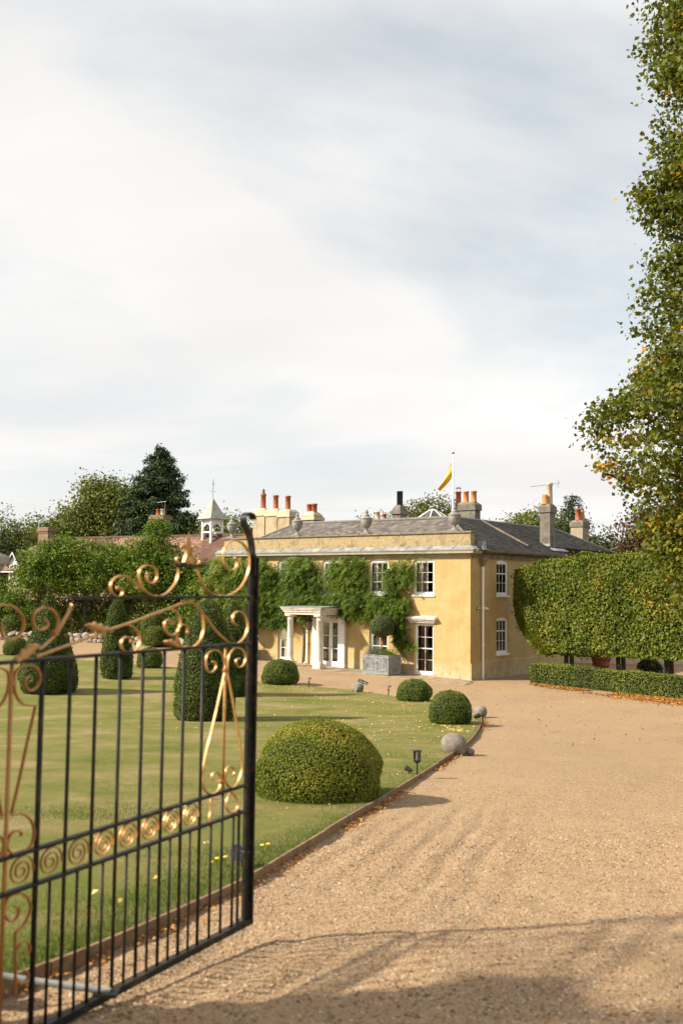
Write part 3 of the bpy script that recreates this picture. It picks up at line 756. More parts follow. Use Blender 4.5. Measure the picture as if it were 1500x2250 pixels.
while t < 15.45:                                                      # coping stones
    w_ = min(1.25, 15.55 - t); MB().box(-t - w_ + .004, -t - .004 + (.07 if t == 0 else 0), -.07, .41, 6.63 + random.uniform(0, .004), 6.715 + random.uniform(-.006, .006)).build('coping_stone', M['coping'], house, bevel=.012); t += w_
# eaves along the side: frieze, soffit board and gutter
run_profile('side_frieze', [(-.02, 5.50), (.05, 5.50), (.05, 5.62), (.10, 5.64), (.10, 5.70), (-.02, 5.72)], [(0, .10), (0, 9.2), (-1.05, 9.2), (-1.05, 17.2)], M['oldeave'])
run_profile('soffit', [(.0, 5.73), (.34, 5.78), (.36, 5.88), (.0, 5.94)], [(0, .60), (0, 9.45), (-1.05, 9.45), (-1.05, 17.2)], M['oldeave'])
run_profile('gutter', [(.36, 5.80), (.40, 5.79), (.45, 5.81), (.47, 5.87), (.455, 5.87), (.44, 5.82), (.37, 5.86)], [(0, .62), (0, 9.5), (-1.05, 9.5), (-1.05, 17.2)], M['oldeave'])

# ---- slate roof: real slates in courses on every slope that shows
EZ, RZ, WD = 5.96, 7.60, 2.8
def slated(name, eave0, eave1, top0, top1, mat, course=.19, width=.27, under=True):
    """slates laid on the quad/triangle eave0-eave1-top1-top0 (house coordinates)"""
    e0, e1, t0, t1 = [Vector(p) for p in (eave0, eave1, top0, top1)]
    roof = MB().add([e0, e1, t1, t0], [(0, 1, 2, 3)]).build('roof_slope', mat, house)
    ax = (e1 - e0).normalized(); nrm = (e1 - e0).cross(t0 - e0).normalized()
    if nrm.z < 0: nrm = -nrm
    upv = nrm.cross(ax); 
    if upv.z < 0: upv = -upv
    H = (t0 - e0).dot(upv); Vs = []; Fs = []; rn = []
    nrow = int(H / course); L0 = (t0 - e0).dot(ax); L1 = (t1 - e0).dot(ax); LE = (e1 - e0).length
    for r in range(nrow):
        h0 = r * course; f = (h0 + course / 2) / H; x0 = L0 * f; x1 = LE + (L1 - LE) * f
        x = x0 - width * (.5 if r % 2 else 0) - random.random() * .02
        while x < x1:
            a, b = max(x + .003, x0), min(x + width - .003, x1)
            if b - a > .05:
                lift_ = .024 + random.uniform(-.004, .005); ds = random.uniform(-.006, .006)
                pts = [e0 + ax * a + upv * (h0 - .01 + ds) + nrm * lift_, e0 + ax * b + upv * (h0 - .01 + ds) + nrm * lift_, e0 + ax * b + upv * (h0 + course + .02) + nrm * .010,
                       e0 + ax * a + upv * (h0 + course + .02) + nrm * .010, e0 + ax * a + upv * (h0 - .01 + ds) + nrm * (lift_ - .014), e0 + ax * b + upv * (h0 - .01 + ds) + nrm * (lift_ - .014)]
                q = len(Vs); Vs += [tuple(p) for p in pts]; Fs += [(q, q + 1, q + 2, q + 3), (q + 4, q + 5, q + 1, q)]; rn += [random.random()] * 6
            x += width
    o = link(name, np_mesh(name, np.array(Vs), np.array(Fs), np.array(rn)), mat, roof); o['kind'] = 'stuff'
    return roof
XL = -15.5
slated('slates', (XL, .30, EZ + .05), (.25, .10, EZ - .02), (XL + WD, WD, RZ), (-WD, WD, RZ), M['slate'])
slated('slates', (.42, .15, EZ - .10), (.42, 9.5, EZ - .10), (-WD, WD, RZ), (-WD, 9.5, RZ), M['slateshade'])
slated('slates', (-.62, 9.5, EZ - .02 + .42), (-.62, 17.6, EZ - .02 + .42), (-WD, 9.5, RZ), (-WD, 14.4, RZ), M['slateshade'])
MB().add([(.42, 9.5, EZ - .10), (-.62, 9.5, EZ + .40), (-.62, 9.5, EZ), (.42, 9.5, EZ - .16)], [(0, 1, 2, 3)]).build('verge', M['oldeave'], house)
slated('slates', (-.62, 9.5, EZ + .40), (-.62, 17.6, EZ + .40), (-.62, 9.52, EZ + .41), (-.62, 17.6, EZ + .41), M['slateshade']) if False else None
slated('slates', (XL - .3, 2 * WD, EZ), (XL - .3, .25, EZ + .02), (XL + WD, WD, RZ), (XL + WD, WD, RZ), M['slate'])
# slopes turned away from the drive
MB().add([(XL + WD, WD, RZ), (-WD, WD, RZ), (-2 * WD, 2 * WD, EZ), (XL, 2 * WD, EZ)], [(0, 1, 2, 3)]).build('roof_slope', M['slate'], house)
MB().add([(-WD, WD, RZ), (-WD, 14.4, RZ), (-2 * WD, 17.2, EZ), (-2 * WD, 2 * WD, EZ)], [(0, 1, 2, 3)]).build('roof_slope', M['slateshade'], house)
MB().add([(-.62, 17.6, EZ + .40), (-2 * WD, 17.2, EZ), (-WD, 14.4, RZ)], [(0, 1, 2)]).build('roof_slope', M['slateshade'], house)
def ridge(p, q, mat, r=.10, step=.45):
    p, q = Vector(p), Vector(q); L = (q - p).length; n_ = max(1, int(L / step)); d = (q - p) / n_
    for k in range(n_):
        a = p + d * k; b = p + d * (k + 1.02); MB().tube([a, b], [r * random.uniform(.93, 1.0), r * random.uniform(1.0, 1.08)], 7).build('ridge_tile', mat, house)
ridge((XL + WD, WD, RZ), (-WD, WD, RZ), M['slateridge'], .075)
ridge((-WD, WD, RZ), (-WD, 14.4, RZ), M['slateridge'], .085)
ridge((-WD, WD, RZ), (.2, .2, EZ), M['slateridge'], .06)
ridge((-WD, 14.4, RZ), (-.62, 17.6, EZ + .38), M['slateridge'], .085)
ridge((XL + WD, WD, RZ), (XL - .2, .25, EZ), M['slateridge'], .075)
MB().tube([(-2.75, 5.75, 7.62), (-1.9, 5.82, 7.17), (-1.05, 5.9, 6.72), (-.2, 5.95, 6.28)], [.05, .06, .06, .04], 6).build('lead_valley', M['coping'], house)
# lead hopper box at the corner
hb = MB(); hb.taper(.22, .62, 5.90, 6.26, .34, .34, .27, .27); hb.box(.06, .52, .40, .86, 5.87, 5.90); hb.build('lead_box', M['lead'], house, bevel=.01)
lm = MB(); lm.lathe([(.0, 0), (.07, .0), (.075, .03), (.05, .07), (.0, .08)], .30, .02, 5.80, 10, False); lm.build('floodlight', M['white'], house)
# rainwater pipes
hp = MB(); hp.taper(.13, .90, 5.23, 5.40, .17, .20, .26, .34); hp.box(0.01, .27, .72, 1.08, 5.402, 5.52); hp.taper(.13, .90, 5.12, 5.23, .10, .10, .15, .18); hp.build('rain_hopper', M['oldeave'], house, bevel=.008)
dp = MB(); dp.tube([(.13, .90, 5.13), (.13, .90, .02)], .055, 12)
for z in (4.95, 3.2, 1.5): dp.lathe([(.055, 0), (.072, .01), (.072, .08), (.055, .09)], .13, .90, z, 12, False)
dp.build('downpipe', M['white'], house)
dp = MB(); dp.tube([(-9.44, -.09, 2.74), (-9.44, -.09, .42), (-9.46, -.12, .33), (-9.50, -.24, .26)], .05, 10)
for z in (2.4, 1.3): dp.lathe([(.05, 0), (.066, .01), (.066, .07), (.05, .08)], -9.44, -.09, z, 10, False)
dp.build('downpipe', M['white'], house)

# ---- chimneys
def pot(parent, x, y, z, r, h, mat, rim=True, cowl=False):
    mb = MB(); pr = [(r * 1.08, 0), (r * 1.08, h * .06), (r, h * .09), (r * .93, h * .86)]
    pr += [(r * 1.1, h * .88), (r * 1.1, h * .96), (r, h), (r * .75, h)] if rim else [(r * .93, h), (r * .7, h)]
    mb.lathe(pr, x, y, z, 14); o = mb.build('chimney_pot', mat, parent, True)
    if cowl:
        c = MB()
        for k in range(4): c.tube([(x + r * math.cos(k * 1.57), y + r * math.sin(k * 1.57), z + h * .95), (x + r * math.cos(k * 1.57), y + r * math.sin(k * 1.57), z + h + .2)], .008, 4)
        c.lathe([(0, .26), (r * 1.1, .2), (r * 1.1, .18), (0, .2)], x, y, z + h, 12, False); c.build('cowl', M['wire'], parent)
    return o
def chimney(x, y, z0, z1, w, d, mat, capmat, style='band'):
    mb = MB(); mb.box(x - w / 2, x + w / 2, y - d / 2, y + d / 2, z0, z1); st = mb.build('chimney', mat, house)
    c = MB()
    if style == 'band':
        c.box(x - w / 2 - .06, x + w / 2 + .06, y - d / 2 - .06, y + d / 2 + .06, z1 - .36, z1 - .04); c.taper(x, y, z1 - .04, z1 + .10, w + .12, d + .12, w * .8, d * .8)
    elif style == 'dome':
        c.box(x - w / 2 - .08, x + w / 2 + .08, y - d / 2 - .08, y + d / 2 + .08, z1 - .28, z1 - .08)
        for k in range(5):
            f0 = math.cos(k / 5 * 1.35); f1 = math.cos((k + 1) / 5 * 1.35); c.taper(x, y, z1 - .08 + .38 * math.sin(k / 5 * 1.35), z1 - .08 + .38 * math.sin((k + 1) / 5 * 1.35), w * f0, d * f0, w * f1, d * f1)
    c.build('chimney_cap', capmat, st, bevel=.012)
    return st
# cream triple stack at the left end
for k, (t, zt) in enumerate(((17.25, 8.66), (16.25, 8.60), (15.3, 8.52))):
    c = chimney(-t, 5.0, 5.5, zt, .92 - .02 * k, .75, M['creamcement'], M['creamcap']); h = (.88, .82, .82)[k]
    p = pot(c, -t, 5.0, zt + .10, .165, h, M['terracotta'], True)
    if k == 0: MB().lathe([(.12, 0), (.13, .05), (.06, .09), (.10, .17), (.06, .27), (.0, .34)], -t, 5.0, zt + .10 + h, 10, False).build('finial', M['cement'], c, True)
c = chimney(-15.95, 8.0, 6.4, 8.46, 1.05, .9, M['creamcement'], M['creamcap'], 'dome')
for dx_ in (-.19, .19): pot(c, -15.95 + dx_, 8.0, 8.5, .18, .72, M['terracotta'], True)
c = chimney(-8.72, 7.0, 6.0, 8.50, .56, .72, M['cement'], M['cement'], 'dome'); MB().lathe([(.17, 0), (.17, .78), (.185, .78), (.185, .82), (.12, .82)], -8.72, 7.0, 8.72, 14).build('flue_pot', M['flue'], c, True)
c = chimney(-4.42, 7.0, 6.2, 8.62, 1.42, .58, M['cement'], M['cement'])
for t, mt, cw in ((4.90, M['terracotta'], True), (4.42, M['terraorange'], False), (3.94, M['terraorange'], False)): pot(c, -t, 7.0, 8.70, .155, .62, mt, True, cw)
c = chimney(-.62, 8.95, 6.0, 8.50, .58, .66, M['cement'], M['cement']); pot(c, -.68, 8.78, 8.58, .165, .52, M['terraorange'], False); pot(c, -.60, 9.14, 8.58, .165, 1.18, M['buffpot'], True)
fl = MB(); fl.box(-.96, -.30, 8.54, 8.61, 6.36, 6.50); fl.add([(-.15, 8.3, 6.22), (.12, 8.3, 6.10), (.12, 9.9, 6.10), (-.15, 9.9, 6.22), (-.15, 8.3, 6.27), (.12, 8.3, 6.14), (.12, 9.9, 6.14), (-.15, 9.9, 6.27)], [(0, 3, 2, 1), (4, 5, 6, 7), (0, 1, 5, 4), (1, 2, 6, 5), (2, 3, 7, 6), (3, 0, 4, 7)])
fl.build('chimney_flashing', M['lead'], house)
c = chimney(-5.0, 22.5, 4.0, 8.60, .85, .95, M['greybuff'], M['cement']); pot(c, -5.0, 22.27, 8.68, .19, .78, M['terracotta'], True); pot(c, -5.0, 22.8, 8.68, .19, .70, M['terraorange'], False)
c = chimney(-11.5, 9.0, 7.0, 8.12, .9, .6, M['cement'], M['cement'], 'plain'); pot(c, -11.70, 9.0, 8.12, .15, .52, M['buffpot'], True); pot(c, -11.2, 9.0, 8.12, .14, .36, M['terracotta'], True)
# glazed roof lantern
sk = MB(); cx_, cy_, z0, z1 = -6.45, 6.9, 7.86, 8.34; N = 8
base = [(cx_ + 1.0 * math.cos(k * math.tau / N + .39), cy_ + 1.0 * math.sin(k * math.tau / N + .39), z0) for k in range(N)]
top_ = [(cx_ + .24 * math.cos(k * math.tau / N + .39), cy_ + .24 * math.sin(k * math.tau / N + .39), z1) for k in range(N)]
sk.add(base + [(p[0], p[1], 7.0) for p in base], [(k, (k + 1) % N, N + (k + 1) % N, N + k) for k in range(N)])
lant = sk.build('roof_lantern', M['white'], house)
for k in range(N):
    MB().tube([base[k], top_[k]], .035, 6).build('lantern_bar', M['white'], lant)
    MB().add([base[k], base[(k + 1) % N], top_[(k + 1) % N], top_[k]], [(0, 1, 2, 3)]).build('pane', M['glass'], lant)
MB().lathe([(.26, 0), (.27, .05), (.0, .12)], cx_, cy_, z1 - .01, 8, False).build('lantern_cap', M['white'], lant)

# ---- portico
po = MB(FM)
po.box(7.14, 9.66, -1.86, -.01, 2.985, 3.05); po.box(7.10, 9.70, -1.90, -.01, 3.052, 3.10)
po.box(7.26, 9.54, -1.74, -.01, 2.76, 2.88); po.box(7.20, 9.60, -1.80, -.01, 2.882, 2.983)
portico = po.build('portico', M['stonewhite'], house, bevel=.008)
ld = MB(FM); ld.add([(7.08, -1.92, 3.102), (9.72, -1.92, 3.102), (9.72, 0, 3.16), (7.08, 0, 3.16), (7.08, -1.92, 3.13), (9.72, -1.92, 3.13), (9.72, 0, 3.19), (7.08, 0, 3.19)], [(0, 3, 2, 1), (4, 5, 6, 7), (0, 1, 5, 4), (1, 2, 6, 5), (2, 3, 7, 6), (3, 0, 4, 7)])
ld.build('portico_lead', M['lead'], portico)
def column(t, s, z0):
    mb = MB(); x, y = -t, s
    mb.box(x - .23, x + .23, y - .23, y + .23, -.05, z0 + .27)
    H = 2.75 - z0 - .27
    mb.lathe([(.20, 0), (.215, .03), (.215, .07), (.185, .09), (.17, .11), (.185, .13), (.185, .155), (.165, .17), (.162, .2), (.160, H * .35), (.142, H - .26), (.155, H - .25), (.155, H - .22), (.142, H - .21), (.142, H - .15), (.175, H - .10), (.19, H - .085), (.19, H - .08)], x, y, z0 + .272, 24)
    mb.box(x - .20, x + .20, y - .20, y + .20, 2.75 - .078, 2.757)
    return mb.build('column', M['stonewhite'], portico, False)
for t in (7.48, 9.32):
    o = column(t, -1.52, .14 if t < 8 else .19)
    for p in o.data.polygons: p.use_smooth = len(p.vertices) == 4 and abs(p.normal.z) < .5 and p.area < .08
for a, b in ((7.02, 7.42), (8.66, 9.06)):
    pm = MB(FM); pm.box(a, b, -.16, -.002, .05, 2.62); pm.box(a - .04, b + .04, -.20, -.002, 2.622, 2.756); pm.box(a - .03, b + .03, -.19, -.002, .04, .36)
    pm.build('pilaster', M['white'], portico, bevel=.006)
MB(FM).box(7.425, 8.655, -.05, .10, 2.46, 2.75).build('door_head', M['white'], portico)
for k, (a, b) in enumerate(((7.46, 8.02), (8.035, 8.60))):
    dm = MB(FM); st = .095
    dm.box(a, a + st, .05, .10, .19, 2.45); dm.box(b - st, b, .05, .10, .19, 2.45); dm.box(a + st, b - st, .05, .10, .19, .44); dm.box(a + st, b - st, .05, .10, 2.35, 2.45)
    door = dm.build('door', M['white'], house)
    for r in range(3):
        z0 = .44 + (2.35 - .44) * r / 3; z1 = .44 + (2.35 - .44) * (r + 1) / 3
        pane_obj(FM, a + st, b - st, .075, z0, z1, door)
        if r: MB(FM).box(a + st, b - st, .057, .093, z0 - .014, z0 + .014).build('glazing_bar', M['white'], door)
    if k == 0: MB(FM).tube([(8.0, .045, 1.15), (8.0, -.01, 1.15), (7.93, -.012, 1.15)], .012, 6).build('handle', M['black'], door)
MB(FM).box(7.2, 9.6, -1.1, -.2, .155, .18).build('door_mat', M['soil'], house) if False else None

# ---- things fixed on or standing on the house
def urn(t, name_label):
    o = empty('garden_urn', T2W(t, .17, 6.715), math.radians(-38)); tag(o, name_label, 'urn', 'stone urns along the parapet')
    MB().box(-.24, .24, -.2, .2, 0, .07).build('base', M['urnstone'], o, bevel=.01)
    MB().lathe([(.16, .071), (.15, .11), (.075, .17), (.065, .24), (.10, .28), (.11, .30), (.17, .36), (.25, .50), (.285, .66), (.275, .74), (.30, .76), (.30, .79), (.25, .80)], 0, 0, 0, 22).build('bowl', M['urnstone'], o, True)
    MB().lathe([(.25, .80), (.20, .86), (.15, .90), (.16, .92), (.16, .95), (.09, .98), (.075, 1.02), (.10, 1.06), (.085, 1.12), (.04, 1.19), (.0, 1.24)], 0, 0, 0, 16, False).build('lid', M['urnstone'], o, True)
    g = MB()
    for k in range(14):
        a = k * math.tau / 14; g.tube([(.12 * math.cos(a), .12 * math.sin(a), .31), (.205 * math.cos(a), .205 * math.sin(a), .42), (.262 * math.cos(a), .262 * math.sin(a), .55)], [.012, .018, .01], 5)
    g.build('gadroons', M['urnstone'], o, True)
urn(15.1, 'grey stone urn on the parapet nearest the white bell turret')
urn(10.42, 'grey stone urn on the parapet beside the cream chimney stacks')
urn(5.97, 'grey stone urn on the middle right of the parapet left of the flagpole')
urn(.95, 'grey stone urn at the right-hand end of the parapet below the flagpole')

fpole = empty('flagpole', T2W(4.93, 6.5, 6.4)); tag(fpole, 'white flagpole with a limp yellow flag rising behind the roof', 'flagpole')
MB().lathe([(.06, 0), (.055, 2.5), (.04, 4.9), (.0, 4.91)], 0, 0, 0, 12, False).build('pole', M['white'], fpole, True)
MB().lathe([(.0, 4.9), (.07, 4.93), (.085, 4.98), (.05, 5.03), (.0, 5.04)], 0, 0, 0, 12, False).build('truck', M['wire'], fpole, True)
fg = MB(); N, K = 10, 16; vs = []
for j in range(K + 1):
    v_ = j / K
    for i_ in range(N + 1):
        u_ = i_ / N                                            # hoist at u = 0, hanging limp in folds
        vs.append((-.03 - .72 * u_ ** 1.25 - .07 * math.sin(v_ * 6) * u_, .10 * math.sin(8 * v_ + 3 * u_) * (.2 + u_), 4.66 - .92 * v_ * (1 - .80 * u_) - 1.60 * u_ ** .95))
fg.add(vs, [(j * (N + 1) + i_, j * (N + 1) + i_ + 1, (j + 1) * (N + 1) + i_ + 1, (j + 1) * (N + 1) + i_) for j in range(K) for i_ in range(N)])
f_ = fg.build('flag', M['flag'], fpole, True)

ae = empty('television_aerial', T2W(.60, 9.14, 9.45), math.radians(-20)); tag(ae, 'thin metal television aerial on the tall grey chimney', 'aerial')
a_ = MB(); a_.tube([(0, .22, -.8), (0, .22, .30)], .014, 5); a_.tube([(-1.05, .22, .14), (.55, .22, .30)], .012, 5); a_.build('mast', M['wire'], ae)
e_ = MB()
for k in range(12): e_.tube([(-1.0 + k * .11, .12, .145 + k * .011), (-1.0 + k * .11, .32, .145 + k * .011)], .006, 4); e_.tube([(-1.0 + k * .11, .22, .10 + k * .011), (-1.0 + k * .11, .22, .19 + k * .011)], .006, 4)
e_.tube([(.42, .22, .06), (.42, .22, .50)], .012, 4); e_.tube([(.36, .22, .12), (.50, .22, .42)], .008, 4); e_.build('elements', M['wire'], ae)

for k, (s, dd, lab) in enumerate(((.60, .02, 'white dome security camera left of the side downpipe'), (1.28, .02, 'small white security camera right of the side downpipe'))):
    c = empty('security_camera', T2W(-.0, s, 3.22), math.radians(-38)); tag(c, lab, 'camera', 'security cameras at the house corner')
    MB().tube([(.0, 0, 0), (.05, 0, 0)], .065, 14).build('mount', M['black'] if k == 0 else M['white'], c)
    MB().tube([(.05, 0, .0), (.16, -.10 if k == 0 else .06, -.03)], .05, 12).build('camera_body', M['white'], c, False)
    MB().tube([(.16, -.10 if k == 0 else .06, -.03), (.172, -.11 if k == 0 else .067, -.033)], .035, 12).build('lens', M['black'], c)

# lantern hanging under the portico
ln = empty('hanging_lantern', T2W(8.62, -.95, 2.02), math.radians(-38)); tag(ln, 'black framed glass lantern hanging under the portico', 'lantern')
MB().tube([(0, 0, .62), (0, 0, .76)], .012, 6).build('chain', M['black'], ln)
MB().lathe([(.19, .40), (.20, .42), (.12, .52), (.05, .56), (.06, .60), (.02, .64)], 0, 0, 0, 6).build('cap', M['black'], ln)
fr = MB(); hh = [(.10, 0), (.17, .40)]
for k in range(6):
    a = k * math.tau / 6; fr.tube([(.10 * math.cos(a), .10 * math.sin(a), 0), (.17 * math.cos(a), .17 * math.sin(a), .40)], .011, 5)
fr.lathe([(.08, -.02), (.115, -.01), (.115, .01), (.08, .02)], 0, 0, 0, 6); fr.build('lantern_frame', M['black'], ln)
for k in range(6):
    a, b = k * math.tau / 6, (k + 1) * math.tau / 6
    MB().add([(.098 * math.cos(a), .098 * math.sin(a), .01), (.098 * math.cos(b), .098 * math.sin(b), .01), (.166 * math.cos(b), .166 * math.sin(b), .39), (.166 * math.cos(a), .166 * math.sin(a), .39)], [(0, 1, 2, 3)]).build('pane', M['glass'], ln)
# ================================================================ the gate
GA = math.radians(28); GD = Vector((math.sin(GA), math.cos(GA), 0))
# gate frame of reference: local -X runs from the latch stile back to the hinge, Z up from the bottom rail
gate = empty('wrought_iron_gate', (-0.561, 6.35, 1.9885), math.radians(90 - 28))
tag(gate, 'open black wrought iron gate leaf with gilded scrolls in the foreground', 'gate')
def gp(l): return [(-t, z) for t, z in l]
def scroll(name, pts, w=.020, th=.008, mat='gold', n=5, taper=False):
    p = spline(gp(pts), n); m = len(p)
    th_ = [th] * m
    return MB().ribbon(p, w, th_).build(name, M[mat], gate)
G = {
    'curl': [(0.035,2.301),(0.042,2.364),(0.076,2.429),(0.113,2.467),(0.135,2.503),(0.131,2.537),(0.09,2.557),(0.043,2.549),(0.026,2.521)],
    'topC_right': [(0.598,2.202),(0.573,2.154),(0.526,2.093),(0.446,2.052),(0.345,2.032),(0.242,2.044),(0.137,2.088),(0.066,2.162),(0.039,2.24),(0.056,2.313),(0.117,2.36),(0.197,2.378),(0.267,2.365),(0.321,2.323),(0.333,2.275),(0.318,2.225),(0.275,2.198),(0.226,2.195),(0.188,2.216),(0.182,2.252),(0.207,2.271)],
    'diag_right': [(0.73,2.007),(0.624,1.995),(0.547,1.95),(0.473,1.891),(0.392,1.828),(0.309,1.778),(0.238,1.742),(0.161,1.74),(0.097,1.766),(0.054,1.813),(0.049,1.861),(0.087,1.918),(0.139,1.939),(0.189,1.932),(0.216,1.905),(0.208,1.873),(0.172,1.852)],
    'topC_left': [(0.774,2.195),(0.773,2.158),(0.791,2.117),(0.83,2.08),(0.881,2.049),(0.951,2.033),(1.015,2.043),(1.071,2.071),(1.103,2.106),(1.117,2.145),(1.106,2.18),(1.064,2.201),(1.015,2.2),(0.976,2.179),(0.962,2.147),(0.974,2.119),(1.005,2.105),(1.036,2.114),(1.049,2.138),(1.044,2.154)],
    'topS_left': [(1.059,2.063),(1.108,2.082),(1.151,2.105),(1.194,2.13),(1.247,2.144),(1.298,2.134),(1.331,2.111),(1.341,2.081),(1.323,2.047),(1.288,2.032),(1.254,2.039),(1.244,2.062),(1.256,2.077),(1.284,2.077)],
    'strap_up': [(0.643,2.001),(0.712,1.997),(0.878,1.96),(1.035,1.925),(1.184,1.893),(1.326,1.867)],
    'scroll2': [(0.878,1.962),(0.812,1.959),(0.764,1.932),(0.742,1.89),(0.754,1.849),(0.787,1.822),(0.833,1.819),(0.873,1.841),(0.887,1.873),(0.875,1.897),(0.836,1.903),(0.806,1.883)],
    'bigS': [(0.671,1.826),(0.679,1.859),(0.714,1.873),(0.751,1.857),(0.77,1.821),(0.758,1.78),(0.723,1.749),(0.681,1.735),(0.619,1.74),(0.556,1.771),(0.522,1.821),(0.517,1.872),(0.533,1.928),(0.571,1.966),(0.636,2.001)],
    'scroll4': [(1.201,1.886),(1.154,1.873),(1.11,1.841),(1.094,1.805),(1.107,1.767),(1.142,1.738),(1.189,1.733),(1.231,1.754),(1.246,1.785),(1.233,1.811),(1.199,1.821),(1.163,1.808),(1.162,1.795)],
    'strap_left': [(1.619,1.999),(1.639,1.957),(1.675,1.911),(1.715,1.859),(1.766,1.82),(1.826,1.785)],
    'scroll5': [(1.731,1.852),(1.709,1.897),(1.719,1.939),(1.752,1.972),(1.799,1.982),(1.844,1.971),(1.871,1.942),(1.872,1.913),(1.851,1.886),(1.815,1.878),(1.785,1.892),(1.783,1.914),(1.802,1.928)],
    'scroll6': [(2.114,1.978),(2.078,1.997),(2.017,1.995),(1.973,1.973),(1.94,1.94),(1.931,1.907),(1.944,1.871),(1.981,1.843),(2.019,1.841),(2.052,1.857),(2.063,1.886),(2.045,1.903)],
    'strap_low': [(1.331,1.862),(1.6,1.805),(1.844,1.753)],
    'leaf1': [(1.331,1.862),(1.397,1.868),(1.456,1.882),(1.503,1.891)],
    'leaf2': [(1.981,1.736),(1.924,1.758),(1.876,1.788),(1.837,1.806)],
    'leaf3': [(0.737,1.746),(0.777,1.756),(0.824,1.774),(0.871,1.784)],
    'finial': [(0.683,2.408),(0.679,2.315),(0.676,2.219)],
    'fin_l': [(0.721,2.226),(0.702,2.268),(0.703,2.302),(0.724,2.322),(0.752,2.316),(0.75,2.306)],
    'fin_l2': [(0.761,2.216),(0.782,2.224),(0.793,2.244),(0.776,2.255),(0.759,2.25)],
    'platform': [(0.822,2.209),(0.544,2.216)],
    'toprail': [(1.645,2.019),(0.005,2.039)],
    'midrail': [(2.065,1.737),(1.264,1.733),(0.022,1.747)],
    'lyreR_left': [(0.423,1.644),(0.398,1.643),(0.382,1.624),(0.391,1.599),(0.431,1.582),(0.466,1.595),(0.484,1.628),(0.485,1.665),(0.469,1.692),(0.43,1.71),(0.38,1.711),(0.339,1.694),(0.308,1.661),(0.291,1.622),(0.289,1.581),(0.303,1.538),(0.331,1.459),(0.363,1.37),(0.4,1.274),(0.427,1.203),(0.454,1.146),(0.489,1.039),(0.492,0.983),(0.49,0.941),(0.464,0.898),(0.41,0.869),(0.35,0.87),(0.316,0.898),(0.307,0.931),(0.319,0.964),(0.355,0.987),(0.389,0.987),(0.401,0.969),(0.393,0.945)],
    'lyreR_right': [(0.128,1.647),(0.166,1.641),(0.168,1.62),(0.137,1.594),(0.099,1.598),(0.073,1.62),(0.063,1.65),(0.081,1.684),(0.119,1.707),(0.168,1.715),(0.21,1.702),(0.246,1.672),(0.26,1.62),(0.258,1.561),(0.229,1.48),(0.194,1.382),(0.164,1.291),(0.123,1.165),(0.11,1.115),(0.085,1.007),(0.083,0.96),(0.109,0.908),(0.145,0.875),(0.187,0.868),(0.229,0.887),(0.256,0.92),(0.263,0.961),(0.253,0.989),(0.223,1.001),(0.186,0.99),(0.164,0.963),(0.174,0.944),(0.2,0.94)],
    'lyreR_mid': [(0.284,1.715),(0.282,1.528),(0.287,1.377),(0.286,1.185),(0.283,0.965),(0.282,0.867)],
    'tear': [(0.191,0.84),(0.227,0.82),(0.246,0.791),(0.24,0.759),(0.213,0.728),(0.171,0.717),(0.134,0.727),(0.119,0.751),(0.131,0.785),(0.164,0.823),(0.191,0.84)],
    'hook': [(0.324,0.823),(0.379,0.832),(0.408,0.829),(0.406,0.773),(0.419,0.733),(0.414,0.71)],
    'lyreL_mid': [(1.989,1.718),(1.99,1.633),(1.992,1.526),(1.993,1.39),(1.997,1.163),(1.998,0.957)],
    'lyreL_curl': [(1.885,1.664),(1.909,1.652),(1.908,1.626),(1.882,1.599),(1.847,1.603),(1.819,1.63),(1.815,1.663),(1.842,1.702),(1.888,1.717),(1.941,1.708),(1.973,1.685),(1.976,1.631),(1.964,1.588),(1.933,1.549),(1.889,1.53),(1.839,1.525)],
    'lyreL_diag': [(1.838,1.525),(1.881,1.369),(1.926,1.19),(1.965,1.051)],
    'lyreL_low': [(1.965,1.044),(1.905,1.038),(1.855,1.01),(1.83,0.975),(1.821,0.933),(1.834,0.889),(1.874,0.864),(1.924,0.859),(1.965,0.881),(1.984,0.914),(1.973,0.949),(1.953,0.965),(1.929,0.969),(1.901,0.953),(1.901,0.937)],
    'botL': [(1.928,0.63),(1.903,0.615),(1.902,0.589),(1.921,0.569),(1.95,0.57),(1.981,0.604),(1.986,0.641),(1.97,0.677),(1.931,0.685),(1.886,0.677),(1.849,0.649),(1.826,0.606),(1.835,0.571),(1.864,0.534),(1.903,0.516),(1.915,0.494),(1.909,0.382),(1.902,0.234)],
    'botL2': [(1.904,0.425),(1.897,0.441),(1.875,0.456),(1.844,0.447),(1.822,0.418),(1.837,0.397),(1.863,0.405)],
    'botL3': [(1.903,0.308),(1.892,0.286),(1.866,0.272),(1.836,0.278),(1.827,0.301),(1.854,0.324)],
}
for k in ('topC_right', 'topC_left', 'topS_left', 'diag_right', 'scroll2', 'bigS', 'scroll4', 'strap_left', 'scroll5', 'scroll6'):
    scroll('scroll', G[k], .018, .007)
for k in ('strap_up', 'strap_low'): scroll('strap', G[k], .012, .011)
for k in ('lyreR_left', 'lyreR_right', 'lyreL_curl', 'lyreL_diag', 'lyreL_low', 'botL', 'botL2', 'botL3', 'tear', 'hook'):
    scroll('scroll', G[k], .015, .007, 'gold' if k[:5] in ('lyreR', 'tear', 'hook') else 'gold_dull')
# the hinge-side ornament is symmetrical about its upright
for k in ('lyreL_curl', 'lyreL_diag', 'lyreL_low'):
    scroll('scroll', [(2 * 1.993 - t, z) for t, z in G[k]], .015, .007, 'gold_dull')
def rodz(name, t, z0, z1, r, mat='iron', n=8): return MB().tube([(-t, 0, z0), (-t, 0, z1)], r, n).build(name, M[mat], gate, n > 6)
rodz('gold_upright', .284, .86, 1.74, .0095, 'gold'); rodz('gold_upright', 1.993, .0, 1.74, .0095, 'gold_dull')
